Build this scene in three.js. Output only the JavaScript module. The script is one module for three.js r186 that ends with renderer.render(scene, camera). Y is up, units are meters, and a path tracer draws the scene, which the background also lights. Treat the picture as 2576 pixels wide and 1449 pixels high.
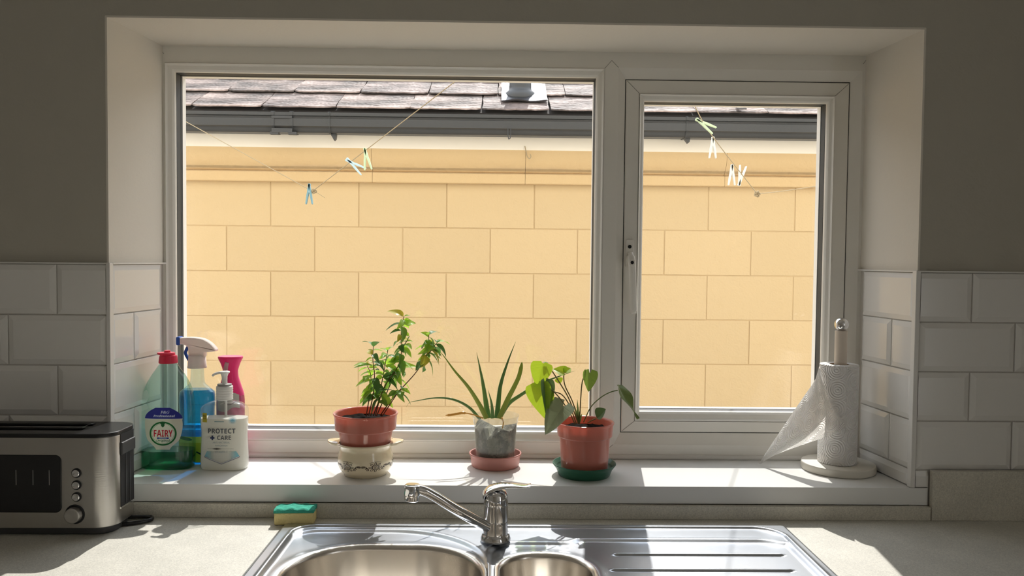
import * as THREE from 'three';
import { RoundedBoxGeometry } from 'three/addons/geometries/RoundedBoxGeometry.js';
import { mergeGeometries, mergeVertices, toCreasedNormals } from 'three/addons/utils/BufferGeometryUtils.js';

// ---------- camera, sky, sun, exposure ----------
const scene = new THREE.Scene();
const camera = new THREE.PerspectiveCamera(2 * Math.atan(724.5 / 2000) * 180 / Math.PI, 2576 / 1449, 0.05, 60);
camera.position.set(0, 0.53, 1.63);
camera.rotation.set(-0.036, -0.0168, 0.010, 'YXZ');
scene.add(camera);
camera.updateMatrixWorld(true);

const SKY_LEVEL = 2.25, SUN_LEVEL = 4.75;
{ // hazy bright summer sky: pale at the horizon, bluer towards the zenith
  const W = 64, H = 32, d = new Float32Array(W * H * 4);
  for (let j = 0; j < H; j++) {
    const up = Math.max(0, Math.sin(((j + 0.5) / H - 0.5) * Math.PI));
    const t = Math.pow(up, 0.6);
    for (let i = 0; i < W; i++) {
      const o = (j * W + i) * 4;
      d[o] = 1.02 - 0.14 * t; d[o + 1] = 1.0 - 0.05 * t; d[o + 2] = 0.97 + 0.08 * t; d[o + 3] = 1;
    }
  }
  const t = new THREE.DataTexture(d, W, H, THREE.RGBAFormat, THREE.FloatType);
  t.mapping = THREE.EquirectangularReflectionMapping; t.magFilter = THREE.LinearFilter; t.needsUpdate = true;
  scene.background = t; scene.environment = t;
  scene.backgroundIntensity = SKY_LEVEL; scene.environmentIntensity = SKY_LEVEL;
}
const sun = new THREE.DirectionalLight(new THREE.Color(1.0, 0.97, 0.915), SUN_LEVEL);
sun.name = 'sun';
sun.position.set(0.125 * 6, 1.13 * 6, -6);
sun.castShadow = true; sun.shadow.mapSize.set(4096, 4096); sun.shadow.radius = 1;
Object.assign(sun.shadow.camera, { left: -5, right: 5, top: 5, bottom: -5, near: 0.1, far: 25 });
scene.add(sun, sun.target);

const renderer = new THREE.WebGLRenderer({ antialias: true });
renderer.toneMapping = THREE.LinearToneMapping;
renderer.toneMappingExposure = 1.0;
renderer.shadowMap.enabled = true;
renderer.shadowMap.type = THREE.PCFSoftShadowMap;

// ---------- helpers ----------
let seed = 20241;
const rnd = () => { seed = (seed + 0x6d2b79f5) | 0; let t = Math.imul(seed ^ (seed >>> 15), 1 | seed); t = (t + Math.imul(t ^ (t >>> 7), 61 | t)) ^ t; return ((t ^ (t >>> 14)) >>> 0) / 4294967296; };
const rr = (a, b) => a + (b - a) * rnd();
const V = (x, y, z) => new THREE.Vector3(x, y, z);
const lerp = THREE.MathUtils.lerp, clamp = THREE.MathUtils.clamp, sstep = THREE.MathUtils.smoothstep;
const counts = {};
const numbered = (n) => { const k = counts[n] = (counts[n] ?? -1) + 1; return k ? `${n}_${String(k).padStart(3, '0')}` : n; };
function tag(o, label, category, group, kind) {
  if (label) o.userData.label = label;
  if (category) o.userData.category = category;
  if (group) o.userData.group = group;
  if (kind) o.userData.kind = kind;
  return o;
}
function thing(name, pos, label, category, group) {
  const g = new THREE.Group(); g.name = numbered(name); g.position.set(...pos); scene.add(g);
  return tag(g, label, category, group);
}
function part(name, geo, mat, parent, pos) {
  const m = new THREE.Mesh(geo, mat); m.name = parent === scene ? numbered(name) : name;
  m.castShadow = m.receiveShadow = true;
  if (pos) m.position.set(...pos);
  parent.add(m); return m;
}
function structure(name) { const g = new THREE.Group(); g.name = name; g.userData.kind = 'structure'; scene.add(g); return g; }
// point on the plane z that is seen at a place of the photograph (used for plant stems and washing lines)
function at(px, py, z) {
  const d = V((px - 1288) / 2000, -(py - 724.5) / 2000, -1).applyQuaternion(camera.quaternion);
  return camera.position.clone().addScaledVector(d, (z - camera.position.z) / d.z);
}
const box = (x0, x1, y0, y1, z0, z1, r = 0) => {
  const w = x1 - x0, h = y1 - y0, d = z1 - z0;
  const g = r ? new RoundedBoxGeometry(w, h, d, 2, r) : new THREE.BoxGeometry(w, h, d);
  g.translate((x0 + x1) / 2, (y0 + y1) / 2, (z0 + z1) / 2);
  return metreUV(g);
};
function metreUV(g) {
  const p = g.attributes.position, n = g.attributes.normal, uv = new Float32Array(p.count * 2);
  for (let i = 0; i < p.count; i++) {
    const ax = Math.abs(n.getX(i)), ay = Math.abs(n.getY(i)), az = Math.abs(n.getZ(i));
    const x = p.getX(i), y = p.getY(i), z = p.getZ(i);
    const [u, v] = az >= ax && az >= ay ? [x, y] : ay >= ax ? [x, z] : [z, y];
    uv[i * 2] = u; uv[i * 2 + 1] = v;
  }
  g.setAttribute('uv', new THREE.BufferAttribute(uv, 2)); return g;
}
const merge = (list) => mergeGeometries(list.map((g) => { const q = g.index ? g.toNonIndexed() : g; for (const k of Object.keys(q.attributes)) if (!['position', 'normal', 'uv'].includes(k)) q.deleteAttribute(k); return q; }));
function mesh3(pos, idx, uv) {
  const g = new THREE.BufferGeometry();
  g.setAttribute('position', new THREE.BufferAttribute(new Float32Array(pos), 3));
  g.setAttribute('uv', new THREE.BufferAttribute(new Float32Array(uv ?? new Array(pos.length / 3 * 2).fill(0)), 2));
  g.setIndex(idx); g.computeVertexNormals(); return g;
}
// convex prism between two polygons of equal length
function hull(bottom, top) {
  const n = bottom.length, pos = [], idx = [];
  [...bottom, ...top].forEach((p) => pos.push(...p));
  for (let i = 0; i < n; i++) { const j = (i + 1) % n; idx.push(i, j, n + j, i, n + j, n + i); }
  for (let i = 1; i < n - 1; i++) { idx.push(0, i + 1, i); idx.push(n, n + i, n + i + 1); }
  const g = mesh3(pos, idx).toNonIndexed(); g.computeVertexNormals(); return metreUV(g);
}
// mitred ring surfaces between successive rectangles [x0, x1, y0, y1, z]
function ring(loops, close = false) {
  const pos = [], L = close ? [...loops, loops[0]] : loops;
  const c = ([x0, x1, y0, y1, z]) => [[x0, y0, z], [x1, y0, z], [x1, y1, z], [x0, y1, z]];
  for (let k = 0; k < L.length - 1; k++) {
    const A = c(L[k]), B = c(L[k + 1]);
    for (let i = 0; i < 4; i++) { const j = (i + 1) % 4; pos.push(...A[i], ...A[j], ...B[j], ...A[i], ...B[j], ...B[i]); }
  }
  const g = new THREE.BufferGeometry();
  g.setAttribute('position', new THREE.BufferAttribute(new Float32Array(pos), 3)); g.computeVertexNormals();
  return metreUV(g);
}
const inset = ([x0, x1, y0, y1], d, z) => [x0 + d, x1 - d, y0 + d, y1 - d, z];
const lathe = (pts, seg = 64) => new THREE.LatheGeometry(pts.map(([r, y]) => new THREE.Vector2(r, y)), seg);
// stacked superellipse sections {y, rx, rz, n, x, z}
function loft(S, seg = 56, caps = true) {
  const pos = [], uv = [], idx = [];
  const N = S.length;
  S.forEach((s, k) => {
    for (let i = 0; i <= seg; i++) {
      const a = i / seg * Math.PI * 2, e = 2 / (s.n ?? 2), ca = Math.cos(a), sa = Math.sin(a);
      pos.push((s.x ?? 0) + s.rx * Math.sign(ca) * Math.abs(ca) ** e, s.y, (s.z ?? 0) - s.rz * Math.sign(sa) * Math.abs(sa) ** e);
      uv.push(i / seg, k / (N - 1));
    }
  });
  const w = seg + 1;
  for (let k = 0; k < N - 1; k++) for (let i = 0; i < seg; i++) { const a = k * w + i; idx.push(a, a + 1, a + w + 1, a, a + w + 1, a + w); }
  let g = mesh3(pos, idx, uv);
  // weld normals at the seam
  const nm = g.attributes.normal;
  for (let k = 0; k < N; k++) { const a = k * w, b = a + seg; const v = V(nm.getX(a) + nm.getX(b), nm.getY(a) + nm.getY(b), nm.getZ(a) + nm.getZ(b)).normalize(); nm.setXYZ(a, v.x, v.y, v.z); nm.setXYZ(b, v.x, v.y, v.z); }
  if (!caps) return g;
  const capOf = (s, up) => {
    const p = [s.x ?? 0, s.y, s.z ?? 0], id = [], base = [];
    for (let i = 0; i <= seg; i++) { const a = i / seg * Math.PI * 2, e = 2 / (s.n ?? 2), ca = Math.cos(a), sa = Math.sin(a); base.push((s.x ?? 0) + s.rx * Math.sign(ca) * Math.abs(ca) ** e, s.y, (s.z ?? 0) - s.rz * Math.sign(sa) * Math.abs(sa) ** e); }
    for (let i = 1; i <= seg; i++) up ? id.push(0, i, i + 1) : id.push(0, i + 1, i);
    return mesh3([...p, ...base], id);
  };
  return merge([g, capOf(S[0], false), capOf(S[N - 1], true)]);
}
// smooth sections through a few keys
function sections(keys, per = 6) {
  const out = [], f = (k) => new THREE.CatmullRomCurve3(keys.map((s, i) => V(s[k] ?? (k === 'n' ? 2 : 0), i, 0)), false, 'centripetal');
  const names = ['y', 'rx', 'rz', 'n', 'x', 'z'], curves = Object.fromEntries(names.map((k) => [k, keys.map((s) => s[k] ?? (k === 'n' ? 2 : 0))]));
  const cr = (a, t) => { const i = Math.min(Math.floor(t), a.length - 2), u = t - i, p0 = a[Math.max(i - 1, 0)], p1 = a[i], p2 = a[i + 1], p3 = a[Math.min(i + 2, a.length - 1)];
    const d = p2 - p1, lim = (m) => d === 0 ? 0 : Math.sign(m) === Math.sign(d) ? Math.sign(d) * Math.min(Math.abs(m), 2.5 * Math.abs(d)) : 0, m1 = lim((p2 - p0) / 2), m2 = lim((p3 - p1) / 2);
    return (2 * u ** 3 - 3 * u * u + 1) * p1 + (u ** 3 - 2 * u * u + u) * m1 + (-2 * u ** 3 + 3 * u * u) * p2 + (u ** 3 - u * u) * m2; };
  for (let i = 0; i <= (keys.length - 1) * per; i++) out.push(Object.fromEntries(names.map((k) => [k, cr(curves[k], i / per)])));
  return out;
}
// tapering tube; flat < 1 squeezes it across its side axis
function tube(points, radius, seg = 24, rad = 10, flat = 1, side = null) {
  const c = new THREE.CatmullRomCurve3(points, false, 'centripetal'), pos = [], uv = [], idx = [];
  let nrm = null;
  for (let i = 0; i <= seg; i++) {
    const t = i / seg, p = c.getPointAt(t), T = c.getTangentAt(t);
    if (!nrm) nrm = side ? side.clone() : Math.abs(T.y) < 0.9 ? V(0, 1, 0) : V(1, 0, 0);
    nrm.addScaledVector(T, -nrm.dot(T)).normalize();
    const b = T.clone().cross(nrm), r = typeof radius === 'function' ? radius(t) : radius;
    for (let k = 0; k <= rad; k++) { const a = k / rad * Math.PI * 2, q = p.clone().addScaledVector(nrm, Math.cos(a) * r * flat).addScaledVector(b, Math.sin(a) * r); pos.push(q.x, q.y, q.z); uv.push(k / rad, t); }
  }
  const w = rad + 1;
  for (let i = 0; i < seg; i++) for (let k = 0; k < rad; k++) { const a = i * w + k; idx.push(a, a + w + 1, a + w, a, a + 1, a + w + 1); }
  for (const [row, s] of [[0, 1], [seg, -1]]) {
    const t = row / seg, p = c.getPointAt(t), o = pos.length / 3; pos.push(p.x, p.y, p.z); uv.push(0.5, t);
    for (let k = 0; k < rad; k++) s > 0 ? idx.push(o, row * w + k + 1, row * w + k) : idx.push(o, row * w + k, row * w + k + 1);
  }
  return mesh3(pos, idx, uv);
}
function extrude(shape, depth, bevel = 0.001, curveSegments = 16) {
  return new THREE.ExtrudeGeometry(shape, { depth: depth - 2 * bevel, bevelEnabled: bevel > 0, bevelThickness: bevel, bevelSize: bevel, bevelOffset: -bevel, bevelSegments: 2, curveSegments }).translate(0, 0, bevel);
}
function roundRect(x0, x1, y0, y1, r, S = new THREE.Shape()) {
  S.moveTo(x0 + r, y0); S.lineTo(x1 - r, y0); S.absarc(x1 - r, y0 + r, r, -Math.PI / 2, 0); S.lineTo(x1, y1 - r); S.absarc(x1 - r, y1 - r, r, 0, Math.PI / 2);
  S.lineTo(x0 + r, y1); S.absarc(x0 + r, y1 - r, r, Math.PI / 2, Math.PI); S.lineTo(x0, y0 + r); S.absarc(x0 + r, y0 + r, r, Math.PI, 1.5 * Math.PI); return S;
}

// ---------- textures ----------
function grid(n, f, srgb = false) {
  const d = new Uint8Array(n * n * 4);
  for (let j = 0; j < n; j++) for (let i = 0; i < n; i++) { const c = f(i, j), o = (j * n + i) * 4; const a = Array.isArray(c) ? c : [c, c, c]; d[o] = clamp(a[0], 0, 255); d[o + 1] = clamp(a[1], 0, 255); d[o + 2] = clamp(a[2], 0, 255); d[o + 3] = 255; }
  const t = new THREE.DataTexture(d, n, n); t.wrapS = t.wrapT = THREE.RepeatWrapping; t.magFilter = THREE.LinearFilter; t.minFilter = THREE.LinearMipmapLinearFilter; t.generateMipmaps = true;
  if (srgb) t.colorSpace = THREE.SRGBColorSpace;
  t.needsUpdate = true; return t;
}
// periodic value noise
function noiseField(n, cell, sy = 1) {
  const m = n / cell, k = Math.max(1, Math.round(m * sy)), tab = Float32Array.from({ length: m * k }, () => rnd());
  return (i, j) => { const x = i / cell, y = j * k / n, xi = Math.floor(x), yi = Math.floor(y), u = x - xi, v = y - yi, s = u * u * (3 - 2 * u), t = v * v * (3 - 2 * v);
    const g = (a, b) => tab[((b % k + k) % k) * m + ((a % m + m) % m)];
    return lerp(lerp(g(xi, yi), g(xi + 1, yi), s), lerp(g(xi, yi + 1), g(xi + 1, yi + 1), s), t); };
}
const rep = (t, x, y = x) => { const c = t.clone(); c.repeat.set(x, y); c.needsUpdate = true; return c; };
const nA = noiseField(256, 32), nB = noiseField(256, 8), nC = noiseField(256, 2), nD = noiseField(256, 64);
const T_fine = grid(256, (i, j) => 255 * (0.3 * nA(i, j) + 0.35 * nB(i, j) + 0.35 * nC(i, j)));
const T_rough = grid(256, (i, j) => 255 * (0.5 * nA(i, j) + 0.35 * nB(i, j) + 0.15 * nC(i, j)));
const T_speck = grid(256, (i, j) => { const s = 214 + 14 * (nC(i, j) - 0.5) * 2 + 8 * (nA(i, j) - 0.5) - (rnd() < 0.03 ? 26 : 0); return [s, s * 0.985, s * 0.935]; }, true);
const nBr = noiseField(256, 64, 64), nBr2 = noiseField(256, 32, 40);
const T_brush = grid(256, (i, j) => 255 * (0.5 * nBr(i, j) + 0.5 * nBr2(i, j)));
const nS1 = noiseField(256, 64, 3), nS2 = noiseField(256, 16, 3), nS3 = noiseField(256, 4, 1);
const T_slateBump = grid(256, (i, j) => 255 * (0.45 * nS1(i, j) + 0.35 * nS2(i, j) + 0.2 * nS3(i, j)));
const T_slate = grid(256, (i, j) => { const v = 0.5 * nS1(i, j) + 0.3 * nA(i, j) + 0.2 * nS3(i, j), s = 0.35 + 1.15 * v; return [158 * s, 146 * s, 141 * s]; }, true);
const T_stain = grid(256, (i, j) => { const v = 0.6 * nD(i, j) + 0.4 * nA(i, j); return 255 * (0.9 + 0.1 * v); });
const T_scratch = grid(512, (() => { const f = new Float32Array(512 * 512).fill(0.5);
  for (let k = 0; k < 2600; k++) { let x = rr(0, 512), y = rr(0, 512); const a = rr(-0.5, 0.5) + (rnd() < 0.3 ? rr(-1.5, 1.5) : 0), l = rr(6, 46), h = rr(-0.28, 0.28); for (let s = 0; s < l; s++) { const q = ((Math.floor(y) & 511) * 512) + (Math.floor(x) & 511); f[q] = clamp(f[q] + h, 0, 1); x += Math.cos(a); y += Math.sin(a) + rr(-0.2, 0.2); } }
  return (i, j) => 255 * f[j * 512 + i]; })());

// noisy darker band along the foot of the eaves moulding (v is the height in metres)
const T_footBand = grid(256, (i, j) => { const y = j / 255, e = y > 0.955 && y < 0.992 ? Math.max(0, 1 - (y - 0.957) / (0.018 + 0.016 * nA(i, 3))) : 0, k = 1 - 0.38 * clamp(e, 0, 1) * (0.6 + 0.4 * nB(i, 9)); return [255 * k, 255 * k, 255 * Math.min(1, k * 1.05)]; });
// ---------- materials ----------
const C = (r, g, b) => new THREE.Color().setRGB(r, g, b);
const std = (color, roughness = 0.6, extra = {}) => new THREE.MeshStandardMaterial({ color, roughness, ...extra });
const phy = (color, roughness = 0.4, extra = {}) => new THREE.MeshPhysicalMaterial({ color, roughness, ...extra });
const M = {
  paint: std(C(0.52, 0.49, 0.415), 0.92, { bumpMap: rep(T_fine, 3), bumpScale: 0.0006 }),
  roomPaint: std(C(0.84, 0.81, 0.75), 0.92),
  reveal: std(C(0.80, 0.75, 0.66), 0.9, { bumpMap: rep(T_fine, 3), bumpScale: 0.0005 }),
  ceiling: std(C(0.86, 0.84, 0.80), 0.95),
  floor: std(C(0.55, 0.50, 0.43), 0.6),
  render: std(C(0.82, 0.79, 0.72), 0.95),
  upvc: phy(C(0.90, 0.87, 0.80), 0.38),
  gasket: std(C(0.035, 0.04, 0.042), 0.6),
  seam: std(C(0.38, 0.36, 0.32), 0.7),
  tile: phy(C(0.85, 0.83, 0.79), 0.18, { clearcoat: 0.5, clearcoatRoughness: 0.08 }),
  grout: std(C(0.66, 0.63, 0.58), 0.95),
  trim: phy(C(0.80, 0.78, 0.74), 0.35),
  sill: phy(C(0.86, 0.855, 0.83), 0.25),
  worktop: std(0xffffff, 0.5, { map: rep(T_speck, 5) }),
  upstand: std(C(0.99, 0.97, 0.93), 0.42, { map: rep(T_speck, 5) }),
  pane: phy(0xffffff, 0.0, { transmission: 1, ior: 1.5, thickness: 0 }),
  steel: phy(C(0.54, 0.57, 0.615), 0.28, { metalness: 1, bumpMap: rep(T_scratch, 5), bumpScale: 0.00012 }),
  steelBowl: phy(C(0.80, 0.76, 0.70), 0.24, { metalness: 1, bumpMap: rep(T_brush, 3), bumpScale: 0.00006 }),
  brushed: phy(C(0.52, 0.505, 0.48), 0.32, { metalness: 1, bumpMap: rep(T_brush, 6), bumpScale: 0.00008 }),
  chrome: phy(C(0.80, 0.80, 0.81), 0.06, { metalness: 1 }),
  black: phy(C(0.012, 0.012, 0.013), 0.28),
  blackMatt: std(C(0.015, 0.015, 0.016), 0.7),
  darkGrey: std(C(0.05, 0.05, 0.052), 0.45),
  gutter: phy(C(0.045, 0.048, 0.05), 0.4),
  fascia: std(C(0.95, 0.88, 0.75), 0.6),
  block: std(C(0.655, 0.49, 0.275), 0.9, { bumpMap: rep(T_rough, 5), bumpScale: 0.0018 }),
  cornice: std(C(0.68, 0.49, 0.26), 0.9, { map: T_footBand, bumpMap: rep(T_rough, 4), bumpScale: 0.003 }),
  mortar: std(C(0.64, 0.47, 0.26), 0.95),
  concrete: std(C(0.42, 0.41, 0.39), 0.95, { bumpMap: rep(T_rough, 2), bumpScale: 0.002 }),
  line: std(C(0.42, 0.33, 0.2), 0.7),
};
M.slates = [[0.94, 0.86, 0.83], [1.05, 0.97, 0.93], [1.12, 1.04, 0.99], [0.86, 0.80, 0.79]].map((c, k) => { const q = rep(T_slate, 1.6, 1.6), b = rep(T_slateBump, 1.6, 1.6); q.offset.set(k * 0.31, k * 0.17); b.offset.copy(q.offset); return std(C(...c.map((v) => v * 0.72)), 0.75, { map: q, bumpMap: b, bumpScale: 0.016 }); });
const plastic = (c, r = 0.35, tr = 0) => phy(C(...c), tr ? 0.95 : r, tr ? { transmission: tr, thickness: 0, clearcoat: 0.3 } : {});

// ---------- room shell ----------
const XL = -0.7955, XR = 0.8685, XLi = -0.7725, XRi = 0.846, YT = 1.011, YS = 0.065, ZF = -0.21, ZO = -0.30; // opening at the inner face, at the frame, soffit, sill, frame plane, outer face
{
  const w = structure('wall_back');
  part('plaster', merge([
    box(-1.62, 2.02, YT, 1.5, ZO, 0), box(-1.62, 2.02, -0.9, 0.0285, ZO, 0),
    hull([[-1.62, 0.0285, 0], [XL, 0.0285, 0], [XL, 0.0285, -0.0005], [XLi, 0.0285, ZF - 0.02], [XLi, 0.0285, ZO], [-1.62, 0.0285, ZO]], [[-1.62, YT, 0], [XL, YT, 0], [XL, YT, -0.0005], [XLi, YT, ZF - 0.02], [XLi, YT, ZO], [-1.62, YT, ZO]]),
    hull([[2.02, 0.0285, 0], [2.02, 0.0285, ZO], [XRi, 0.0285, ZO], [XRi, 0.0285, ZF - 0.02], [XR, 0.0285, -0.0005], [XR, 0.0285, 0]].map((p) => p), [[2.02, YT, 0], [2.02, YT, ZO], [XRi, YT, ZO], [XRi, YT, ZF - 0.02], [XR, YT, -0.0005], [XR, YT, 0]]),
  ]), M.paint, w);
  // pale reveal lining: soffit and two upper jambs, 4 mm plaster skim
  const t = 0.003;
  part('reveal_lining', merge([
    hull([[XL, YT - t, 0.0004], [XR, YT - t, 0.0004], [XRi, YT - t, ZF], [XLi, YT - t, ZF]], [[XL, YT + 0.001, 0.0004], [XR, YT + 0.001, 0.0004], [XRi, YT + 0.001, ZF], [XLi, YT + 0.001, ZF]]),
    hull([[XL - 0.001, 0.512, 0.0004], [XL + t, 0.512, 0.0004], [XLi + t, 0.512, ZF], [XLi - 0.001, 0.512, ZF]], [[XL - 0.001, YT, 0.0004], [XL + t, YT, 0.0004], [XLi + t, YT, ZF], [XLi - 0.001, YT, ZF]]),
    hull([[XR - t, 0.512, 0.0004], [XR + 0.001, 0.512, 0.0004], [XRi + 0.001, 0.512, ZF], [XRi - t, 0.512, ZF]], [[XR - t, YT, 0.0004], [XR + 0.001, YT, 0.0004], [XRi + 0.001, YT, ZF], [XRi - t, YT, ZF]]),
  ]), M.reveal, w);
  // ---- bevelled ceramic tiles ----
  const P = 0.1025, G = 0.0025, top0 = 0.5115, B = 0.011;
  // one tile in its own plane: width w, height h, back at 0, edge 5 mm, field 8.5 mm; cut = [left, right, bottom, top] true where the bevel was cut away
  const cache = new Map();
  function tileGeo(wd, h, cut) {
    const key = [wd.toFixed(4), h.toFixed(4), cut.map(Number).join('')].join('|');
    if (cache.has(key)) return cache.get(key);
    const e = 0.0052, f = 0.0085, [cl, cr, cb, ct] = cut;
    const l1 = cl ? 0 : B, r1 = wd - (cr ? 0 : B), b1 = cb ? 0 : B, t1 = h - (ct ? 0 : B);
    const g = ring([[0, wd, 0, h, 0], [0, wd, 0, h, e - 0.0008], [0.0008, wd - 0.0008, 0.0008, h - 0.0008, e], [l1, r1, b1, t1, f]]);
    const face = new THREE.PlaneGeometry(r1 - l1, t1 - b1).translate((l1 + r1) / 2, (b1 + t1) / 2, f);
    const m = metreUV(merge([g, face])); cache.set(key, m); return m;
  }
  const put = (x, y, wd, h, cut) => part('tile', tileGeo(wd - G, h - G, cut), M.tile, w, [x + G / 2, y + G / 2, 0.0035]);
  for (let row = 0; row < 5; row++) {
    const y = top0 - P * (row + 1), h = P;
    const j = row % 2 ? -0.9918 : -0.8935; // first joint left of the opening
    put(j, y, -0.7925 - j, h, [false, row % 2 === 0, false, false]);
    for (let x = j; x > -1.5; x -= 0.1985) put(x - 0.1985, y, 0.1985, h, [false, false, false, false]);
    const k = row % 2 ? 1.068 : 0.9762;
    if (row < 4) {
      put(0.8665, y, k - 0.8665, h, [row % 2 === 0, false, false, false]);
      for (let x = k; x < 1.9; x += 0.1985) put(x, y, 0.1985, h, [false, false, false, false]);
    } else put(0.8665, 0.0655, 0.0285, 0.036, [true, true, true, false]);
  }
  part('grout', merge([box(-1.6, -0.786, 0.0, 0.5125, 0.0002, 0.0058), box(0.8585, 2.0, 0.0, 0.5125, 0.0002, 0.0058)]), M.grout, w);
  // reveal tiles: a strip of full tiles 200 mm deep, alternate rows split in two
  const Lr = 0.199;
  for (const s of [-1, 1]) {
    const xf = s < 0 ? -0.7905 : 0.8625, xi = s < 0 ? -0.7695 : 0.8425, ang = Math.atan2((xi - xf), -ZF);
      const basis = new THREE.Matrix4();
    const along = V(Math.sin(ang), 0, -Math.cos(ang)), nrm = s < 0 ? V(Math.cos(ang), 0, Math.sin(ang)) : V(-Math.cos(ang), 0, -Math.sin(ang));
    const ex = V(0, 1, 0).cross(nrm); // local x so that x, y, n is right handed
    basis.makeBasis(ex, V(0, 1, 0), nrm);
    const q = new THREE.Quaternion().setFromRotationMatrix(basis);
    const place = (a, b, y, h, cut) => { // from depth a to depth b
      const start = ex.dot(along) > 0 ? a : b; // local x runs towards or away from the window
      const m = part('tile', tileGeo(b - a - G, h - G, cut), M.tile, w, [xf + along.x * start + ex.x * G / 2 - nrm.x * 0.004, y + G / 2, 0.004 + along.z * start + ex.z * G / 2 - nrm.z * 0.004]);
      m.quaternion.copy(q);
    };
    for (let row = 0; row < 5; row++) {
      const y = row < 4 ? top0 - P * (row + 1) : YS + 0.0015, h = row < 4 ? P : top0 - P * 4 - YS - 0.002;
      const cb = row === 4;
      if (row % 2 === 0) place(0, Lr, y, h, [false, false, cb, false]);
      else { const c = s < 0 ? 0.088 : 0.082; place(0, c, y, h, [false, s > 0 ? true : false, cb, false]); place(c, Lr, y, h, [false, false, cb, false]); }
    }
    const bk = [xf - nrm.x * 0.0045, xi - nrm.x * 0.0045];
    part('grout', s < 0 ? hull([[-0.7955, 0.03, 0.004], [bk[0] + 0.0022, 0.03, 0.004], [bk[1] + 0.0022, 0.03, ZF], [-0.7735, 0.03, ZF]], [[-0.7955, 0.5125, 0.004], [bk[0] + 0.0022, 0.5125, 0.004], [bk[1] + 0.0022, 0.5125, ZF], [-0.7735, 0.5125, ZF]])
      : hull([[bk[0] - 0.0022, 0.03, 0.004], [0.8685, 0.03, 0.004], [0.8465, 0.03, ZF], [bk[1] - 0.0022, 0.03, ZF]], [[bk[0] - 0.0022, 0.5125, 0.004], [0.8685, 0.5125, 0.004], [0.8465, 0.5125, ZF], [bk[1] - 0.0022, 0.5125, ZF]]), M.grout, w);
  }
  // plastic edge trims: the two upright corner beads and the thin caps on top of the tiles
  part('tile_trim', box(-0.7925, -0.7845, 0.0655, 0.515, -0.002, 0.0135, 0.0012), M.trim, w);
  part('tile_trim', box(0.8565, 0.8662, 0.0655, 0.515, -0.002, 0.0135, 0.0012), M.trim, w);
  part('tile_trim', box(-1.6, -0.7925, 0.5118, 0.5150, 0.0002, 0.0115, 0.0006), M.trim, w);
  part('tile_trim', box(0.8662, 2.0, 0.5118, 0.5150, 0.0002, 0.0115, 0.0006), M.trim, w);
  part('tile_trim', hull([[-0.7955, 0.5118, 0.0], [-0.784, 0.5118, 0.0], [-0.763, 0.5118, ZF], [-0.774, 0.5118, ZF]], [[-0.7955, 0.515, 0.0], [-0.784, 0.515, 0.0], [-0.763, 0.515, ZF], [-0.774, 0.515, ZF]]), M.trim, w);
  part('tile_trim', hull([[0.857, 0.5118, 0.0], [0.8685, 0.5118, 0.0], [0.847, 0.5118, ZF], [0.836, 0.5118, ZF]], [[0.857, 0.515, 0.0], [0.8685, 0.515, 0.0], [0.847, 0.515, ZF], [0.836, 0.515, ZF]]), M.trim, w);

  const shell = (n, g, m) => { const s = structure(n); part(n.split('_')[0] + '_surface', g, m, s); };
  shell('ceiling', box(-1.75, 2.15, 1.5, 1.62, -0.3, 3.55), M.ceiling);
  shell('floor', box(-1.75, 2.15, -1.0, -0.9, 0, 3.55), M.floor);
  // the right wall has an unseen window, added for fill light
  const sideWall = (n, x0, x1) => shell(n, merge([box(x0, x1, -0.9, -0.3, -0.3, 3.55), box(x0, x1, 1.35, 1.5, -0.3, 3.55), box(x0, x1, -0.3, 1.35, -0.3, 2.2), box(x0, x1, -0.3, 1.35, 2.96, 3.55)]), M.roomPaint);
  shell('wall_left', box(-1.75, -1.62, -0.9, 1.5, -0.3, 3.55), M.roomPaint); sideWall('wall_right', 2.02, 2.15);
  for (const [n, x] of [['added_window_2', 2.12]]) {
    const w2 = structure(n), turned = (g) => g.rotateY(Math.PI / 2).translate(x, 0, 0);
    part('frame', turned(ring([[-2.96, -2.2, -0.3, 1.35, -0.02], [-2.91, -2.25, -0.25, 1.3, -0.02], [-2.91, -2.25, -0.25, 1.3, 0.02], [-2.96, -2.2, -0.3, 1.35, 0.02]], true)), M.upvc, w2);
    part('glass_pane', turned(new THREE.PlaneGeometry(0.66, 1.55).translate(-2.58, 0.525, 0)), M.pane, w2);
  }
  shell('wall_front', box(-1.62, 2.02, -0.9, 1.5, 3.42, 3.55), M.roomPaint);
  // outside skin of the house above, beside and below the window
  const sk = structure('wall_outside');
  part('render_coat', merge([box(-4, 4, 1.03, 4.2, -0.335, ZO - 0.001), box(-4, 4, -1.0, 0.045, -0.335, ZO - 0.001), box(-4, -0.785, 0.045, 1.03, -0.335, ZO - 0.001), box(0.857, 4, 0.045, 1.03, -0.335, ZO - 0.001)]), M.render, sk);
  const gr = structure('ground');
  part('paving', box(-5, 5, -1.12, -1.0, -6.5, ZO), M.concrete, gr);
  const os = structure('trim_1');
  part('outer_sill', hull([[-0.785, 0.046, -0.282], [0.857, 0.046, -0.282], [0.857, 0.030, -0.38], [-0.785, 0.030, -0.38]], [[-0.785, 0.066, -0.282], [0.857, 0.066, -0.282], [0.857, 0.048, -0.38], [-0.785, 0.048, -0.38]]), M.upvc, os);
}

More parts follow.
